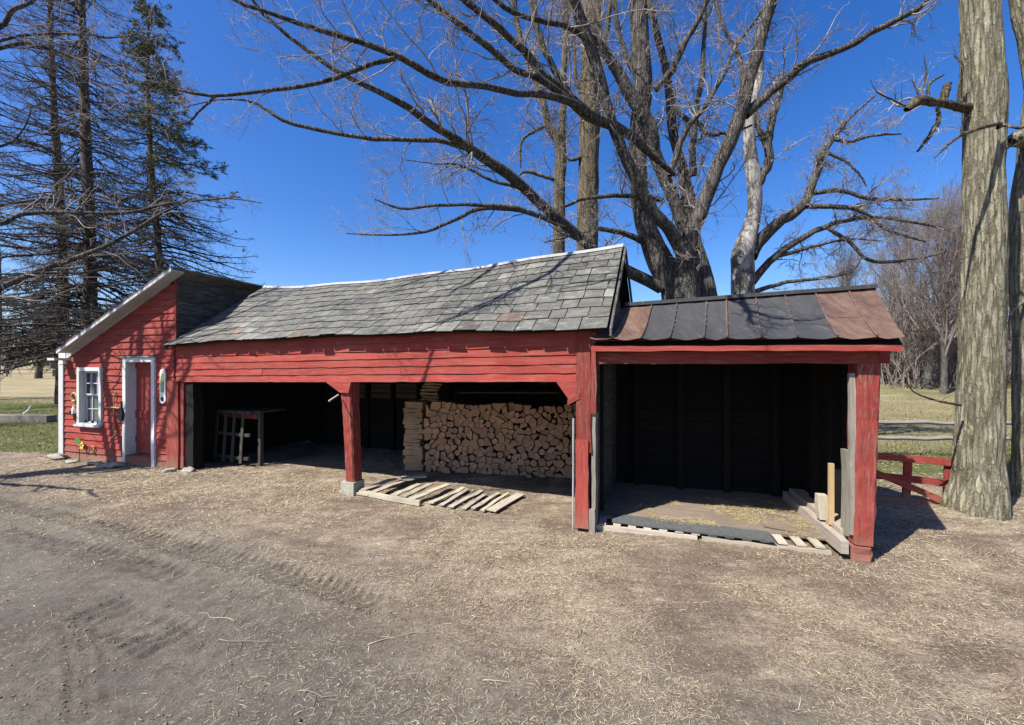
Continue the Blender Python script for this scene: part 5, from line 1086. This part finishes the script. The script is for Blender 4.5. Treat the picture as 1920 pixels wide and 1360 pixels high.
# ------------------------------------------------------------ gate, rail fences, timber
gate = empty('farm_gate', (5.1, 6.0, 0), 'low red wooden gate between the shed and the massive trunk', 'gate'); GF = Frame(G(1640, 940)[:2], G(1785, 948)[:2])
def grail(name, a, b_, w_=.10, t=0, mat='red', th=.03):
    mb = MB(); (sa, za), (sb, zb) = GF.hit(*a, t), GF.hit(*b_, t); p0, p1 = GF.w(sa, t, za), GF.w(sb, t, zb); d = (p1 - p0).normalized(); side = GF.n.cross(d); mb.board(p0 - side * w_ / 2, p1 - side * w_ / 2, side * w_, GF.n * th, seg=4, wob=.003); mb.build(name, M[mat], gate)
for a, b_ in (((1610, 852), (1786, 868)), ((1610, 888), (1784, 908)), ((1610, 934), (1780, 948))): grail('rail', a, b_, .10)
grail('diagonal_brace', (1610, 872), (1770, 940), .09, -.032); grail('stile', (1704, 858), (1700, 940), .10, .032); grail('stile', (1780, 868), (1776, 944), .09, .032)
def rail_fence(name, label, x0, x1, Y0, Y1, hs, n, mat, seglen=3.0, r=.05):
    root = empty(name, (x0, Y0, gz(x0, Y0)), label, 'fence')
    for i in range(n + 1):
        f = i / n; x, y = lerp(x0, x1, f), lerp(Y0, Y1, f); z0 = gz(x, y); mb = MB(); mb.tube([(x, y, z0 - .1), (x + .01, y, z0 + max(hs) + .15)], r * 1.4, 7); mb.build('post', M[mat], root)
        if i < n:
            x2, y2 = lerp(x0, x1, (i + 1) / n), lerp(Y0, Y1, (i + 1) / n)
            for h in hs:
                mb = MB(); pts = [Vector((lerp(x, x2, k / 6), lerp(y, y2, k / 6) - .03, lerp(z0, gz(x2, y2), k / 6) + h + random.uniform(-.02, .02))) for k in range(7)]
                mb.tube(pts, [r * random.uniform(.7, 1.05) for _ in pts], 7); mb.build('rail', M[mat], root)
rail_fence('rail_fence', 'grey split-rail fence with two rails across the right lawn', 5.30, 15.1, 9.3, 8.7, (.42, .76), 4, 'grey_wood')
rail_fence('field_fence', 'thin wire-height fence line far across the left field', -75, -41, 52, 50, (.9,), 8, 'grey_wood', r=.06)
rail_fence('stone_wall_fence', 'low dead-wood barrier along the far edge of the right lawn', 24, 42, 30.5, 31, (.3, .6), 5, 'grey_wood', r=.12)
zt = gz(-16.5, 14.6); tb = empty('timber_beam', (-17.5, 14.6, zt), 'heavy grey squared timber lying on the lawn left of the house', 'timber')
mb = MB(); mb.board((-21.5, 14.6, zt - .02), (P(93, 780, 14.6).x, 14.5, zt - .02), (0, 0, .27), (0, .34, 0), seg=10, wob=.008); mb.build('beam', M['grey_wood'], tb)
mb = MB(); c = P(44, 776, 14.7); mb.tube([c, c + Vector((.18, 0, .12)), c + Vector((.26, 0, .30))], [.03, .03, .015], 7); o = mb.build('white_stake', M['plaque'], None, loc=c); setup(o, 'short white leaning stake on top of the grey timber', 'stake')

# ------------------------------------------------------------ ground litter
def blades(name, label, x, y, L, W, mat, cat, lift=.35, tint=None):
    n = len(x); z = ground_z(x, y) + .003; a = RS.uniform(0, 6.283, n); d = np.stack([np.cos(a), np.sin(a), np.abs(RS.normal(size=n)) * lift], 1); s = np.stack([-np.sin(a), np.cos(a), RS.normal(size=n) * .3], 1)
    b = np.stack([x, y, z], 1); m = b + d * (L * .5)[:, None] + RS.normal(size=(n, 3)) * (L * .06)[:, None]; e = b + d * np.array([1, 1, .6]) * L[:, None]; m[:, 2] = np.maximum(m[:, 2], z); e[:, 2] = np.maximum(e[:, 2], z)
    w_ = (W * .5)[:, None]; V = np.stack([b - s * w_, b + s * w_, m + s * w_, m - s * w_, e + s * w_ * .4, e - s * w_ * .4], 1).reshape(-1, 3)
    o6 = np.arange(n)[:, None] * 6; Fq = np.concatenate([o6 + np.array([0, 1, 2, 3]), o6 + np.array([3, 2, 4, 5])], 0)
    k = RS.uniform(.45, 1.35, n); att = np.repeat(np.stack([k, k * RS.uniform(.9, 1.02, n), k * RS.uniform(.75, 1.05, n)], 1), 6, 0)
    o = mesh_np(name, V, Fq, mat, None, False, attrs={'tint': att}); return setup(o, label, cat, None, 'stuff')
def tinted(name, col):
    m, t, b = new_mat(name); q = NT(t); c = q.mix(1.0, col, q.attr('tint').outputs['Color'], 'MULTIPLY'); q.l(c, b.inputs['Base Color']); b.inputs['Roughness'].default_value = .85; b.inputs['Specular IOR Level'].default_value = .2; return m
def inside(x, y):   # under the sheds
    a = (x - MF.o.x) * MF.n.x + (y - MF.o.y) * MF.n.y; b = (x - RF.o.x) * RF.n.x + (y - RF.o.y) * RF.n.y; return np.where(x < .8, a, np.where(x < 3.8, b, -1))
n = 420000; yy = 2.0 + 9.5 * RS.rand(n) ** 1.25; xx = (RS.rand(n) * 2 - 1) * (yy * 1.3 + .3); st, lw, tn = zones(xx, yy)
keep = RS.rand(n) < (.10 + .9 * st) * (1 - lw * .8) * np.where(inside(xx, yy) > .5, .15, 1) * np.clip(sstep(.30, .66, fbm(xx * 1.3, yy * 1.9, 5, 44)) * 1.1 + .06, 0, 1)
xx, yy = xx[keep], yy[keep]; m_ = len(xx)
blades('dry_straw', 'dry straw and dead grass scattered over the yard', xx, yy, (RS.gamma(1.6, .012, m_) + .008) * (1 + np.clip(yy - 3.5, 0, 5) * .12), RS.uniform(.0008, .0026, m_) * (1 + np.clip(yy - 3, 0, 5) * .45), tinted('straw', (.40, .345, .245)), 'straw', .22)
n = 16000; yy = 2.0 + 8 * RS.rand(n) ** 1.3; xx = (RS.rand(n) * 2 - 1) * (yy * 1.3 + .3); ok = inside(xx, yy) < .2; xx, yy = xx[ok], yy[ok]
blades('leaf_litter', 'small dead leaf scraps and wood chips strewn over the yard', xx, yy, RS.uniform(.004, .016, len(xx)), RS.uniform(.003, .010, len(xx)), tinted('leaf_scraps', (.19, .16, .12)), 'litter', .5)
n = 90000; yy = 8.5 + 16 * RS.rand(n) ** 1.2; xx = (RS.rand(n) * 2 - 1) * yy * 1.3; st, lw, tn = zones(xx, yy); ok = (lw > .4) & ((xx < -9.2) | (xx > 4.6)); xx, yy = xx[ok], yy[ok]
blades('lawn_grass', 'short green and tan lawn grass beside the buildings', xx, yy, RS.uniform(.03, .09, len(xx)), RS.uniform(.006, .014, len(xx)), tinted('grass_blades', (.135, .135, .055)), 'grass', .9)
# gravel
n = 9000; yy = 2.0 + 6 * RS.rand(n) ** 1.4; xx = (RS.rand(n) * 2 - 1) * (yy * 1.3 + .3); ok = inside(xx, yy) < .1; xx, yy = xx[ok], yy[ok]; n = len(xx)
oct_ = np.array([[1, 0, 0], [0, 1, 0], [-1, 0, 0], [0, -1, 0], [0, 0, 1], [0, 0, -1]], float); r = RS.gamma(2.0, .0012, n) + .0012 + (RS.rand(n) < .03) * RS.uniform(.003, .010, n)
V = oct_[None] * r[:, None, None] * RS.uniform(.6, 1.3, (n, 6, 1)) * np.array([1, 1, .7]) + np.stack([xx, yy, ground_z(xx, yy) + r * .3], 1)[:, None]
fo = np.array([[0, 1, 4], [1, 2, 4], [2, 3, 4], [3, 0, 4], [1, 0, 5], [2, 1, 5], [3, 2, 5], [0, 3, 5]]); Fq = (np.arange(n)[:, None, None] * 6 + fo[None]).reshape(-1, 3)
k = np.repeat(RS.uniform(.5, 1.3, n), 6); o = mesh_np('gravel', V.reshape(-1, 3), Fq, tinted('gravel_stone', (.20, .175, .14)), None, False, attrs={'tint': np.stack([k, k, k], 1)}); setup(o, 'small gravel stones spread over the dirt yard', 'gravel', None, 'stuff')
n = 9000; ss = RS.uniform(.5, 2.6, n); tt_ = RS.uniform(.25, 1.5, n); k_ = (fbm(ss * 3, tt_ * 3, 4, 71) > .5); ss, tt_ = ss[k_], tt_[k_]
hx = RF.o.x + RF.d.x * ss + RF.n.x * tt_; hy = RF.o.y + RF.d.y * ss + RF.n.y * tt_
o = blades('hay', 'loose yellowish hay strewn over the bay floor', hx, hy, RS.uniform(.02, .08, len(hx)), RS.uniform(.0015, .003, len(hx)), tinted('hay_stalks', (.42, .35, .17)), 'hay', .25); o.location.z = .085
# fallen twigs, one thing each
tw = [((690, 1210), (775, 1190), 'longest dry twig near the curved tyre ridges, lower of a pair'), ((715, 1195), (825, 1188), 'dry twig just above the longest one near the tyre ridges'), ((410, 1198), (520, 1203), 'pale twig lying below the curved tyre ridges'), ((440, 1165), (372, 1150), 'twig lying across the lower edge of the tyre ridges'), ((680, 1035), (740, 1045), 'thin twig beside the long tyre track'), ((1350, 1060), (1420, 1072), 'straw-coloured twig in front of the grey board of the lean-to bay'), ((1500, 1180), (1555, 1195), 'small twig on straw right of the yard centre'), ((1410, 1295), (1455, 1310), 'short twig low on the right, left of the longest pale one'), ((1720, 1310), (1850, 1322), 'longest pale twig in the lower right corner'), ((905, 1280), (960, 1283), 'small twig on grey dirt near the bottom centre'), ((980, 1160), (1035, 1165), 'twig on the border of dirt and straw below the slats'), ((1210, 1250), (1262, 1268), 'twig on the dark border of dirt and straw, lower right of centre'), ((300, 1085), (350, 1070), 'twig between the two tyre tracks at the left'), ((560, 1300), (640, 1312), 'twig on grey dirt low in the left half of the yard')]
for i, (a, b_, lab) in enumerate(tw):
    p0, p1 = G(*a), G(*b_); d = p1 - p0; sd = Vector((-d.y, d.x, 0)); pts = []
    for k in range(6):
        q = p0 + d * k / 5 + sd * random.uniform(-.06, .06) * (1 if 0 < k < 5 else 0); q.z = gz(q.x, q.y) + .007; pts.append(q)
    mb = MB(); mb.tube(pts, [.004, .0036, .0032, .003, .002, .001], 6)
    q = pts[2] + sd * .35 * random.choice((-1, 1)) + d * .15; q.z = gz(q.x, q.y) + .006; mb.tube([pts[2], (pts[2] + q) / 2 + d * .03, q], [.0025, .002, .001], 5)
    o = mb.build('fallen_twig', M['grey_wood'] if i % 3 else M['pale_wood'], None, True, loc=p0); setup(o, lab, 'twig', 'fallen twigs in the yard')
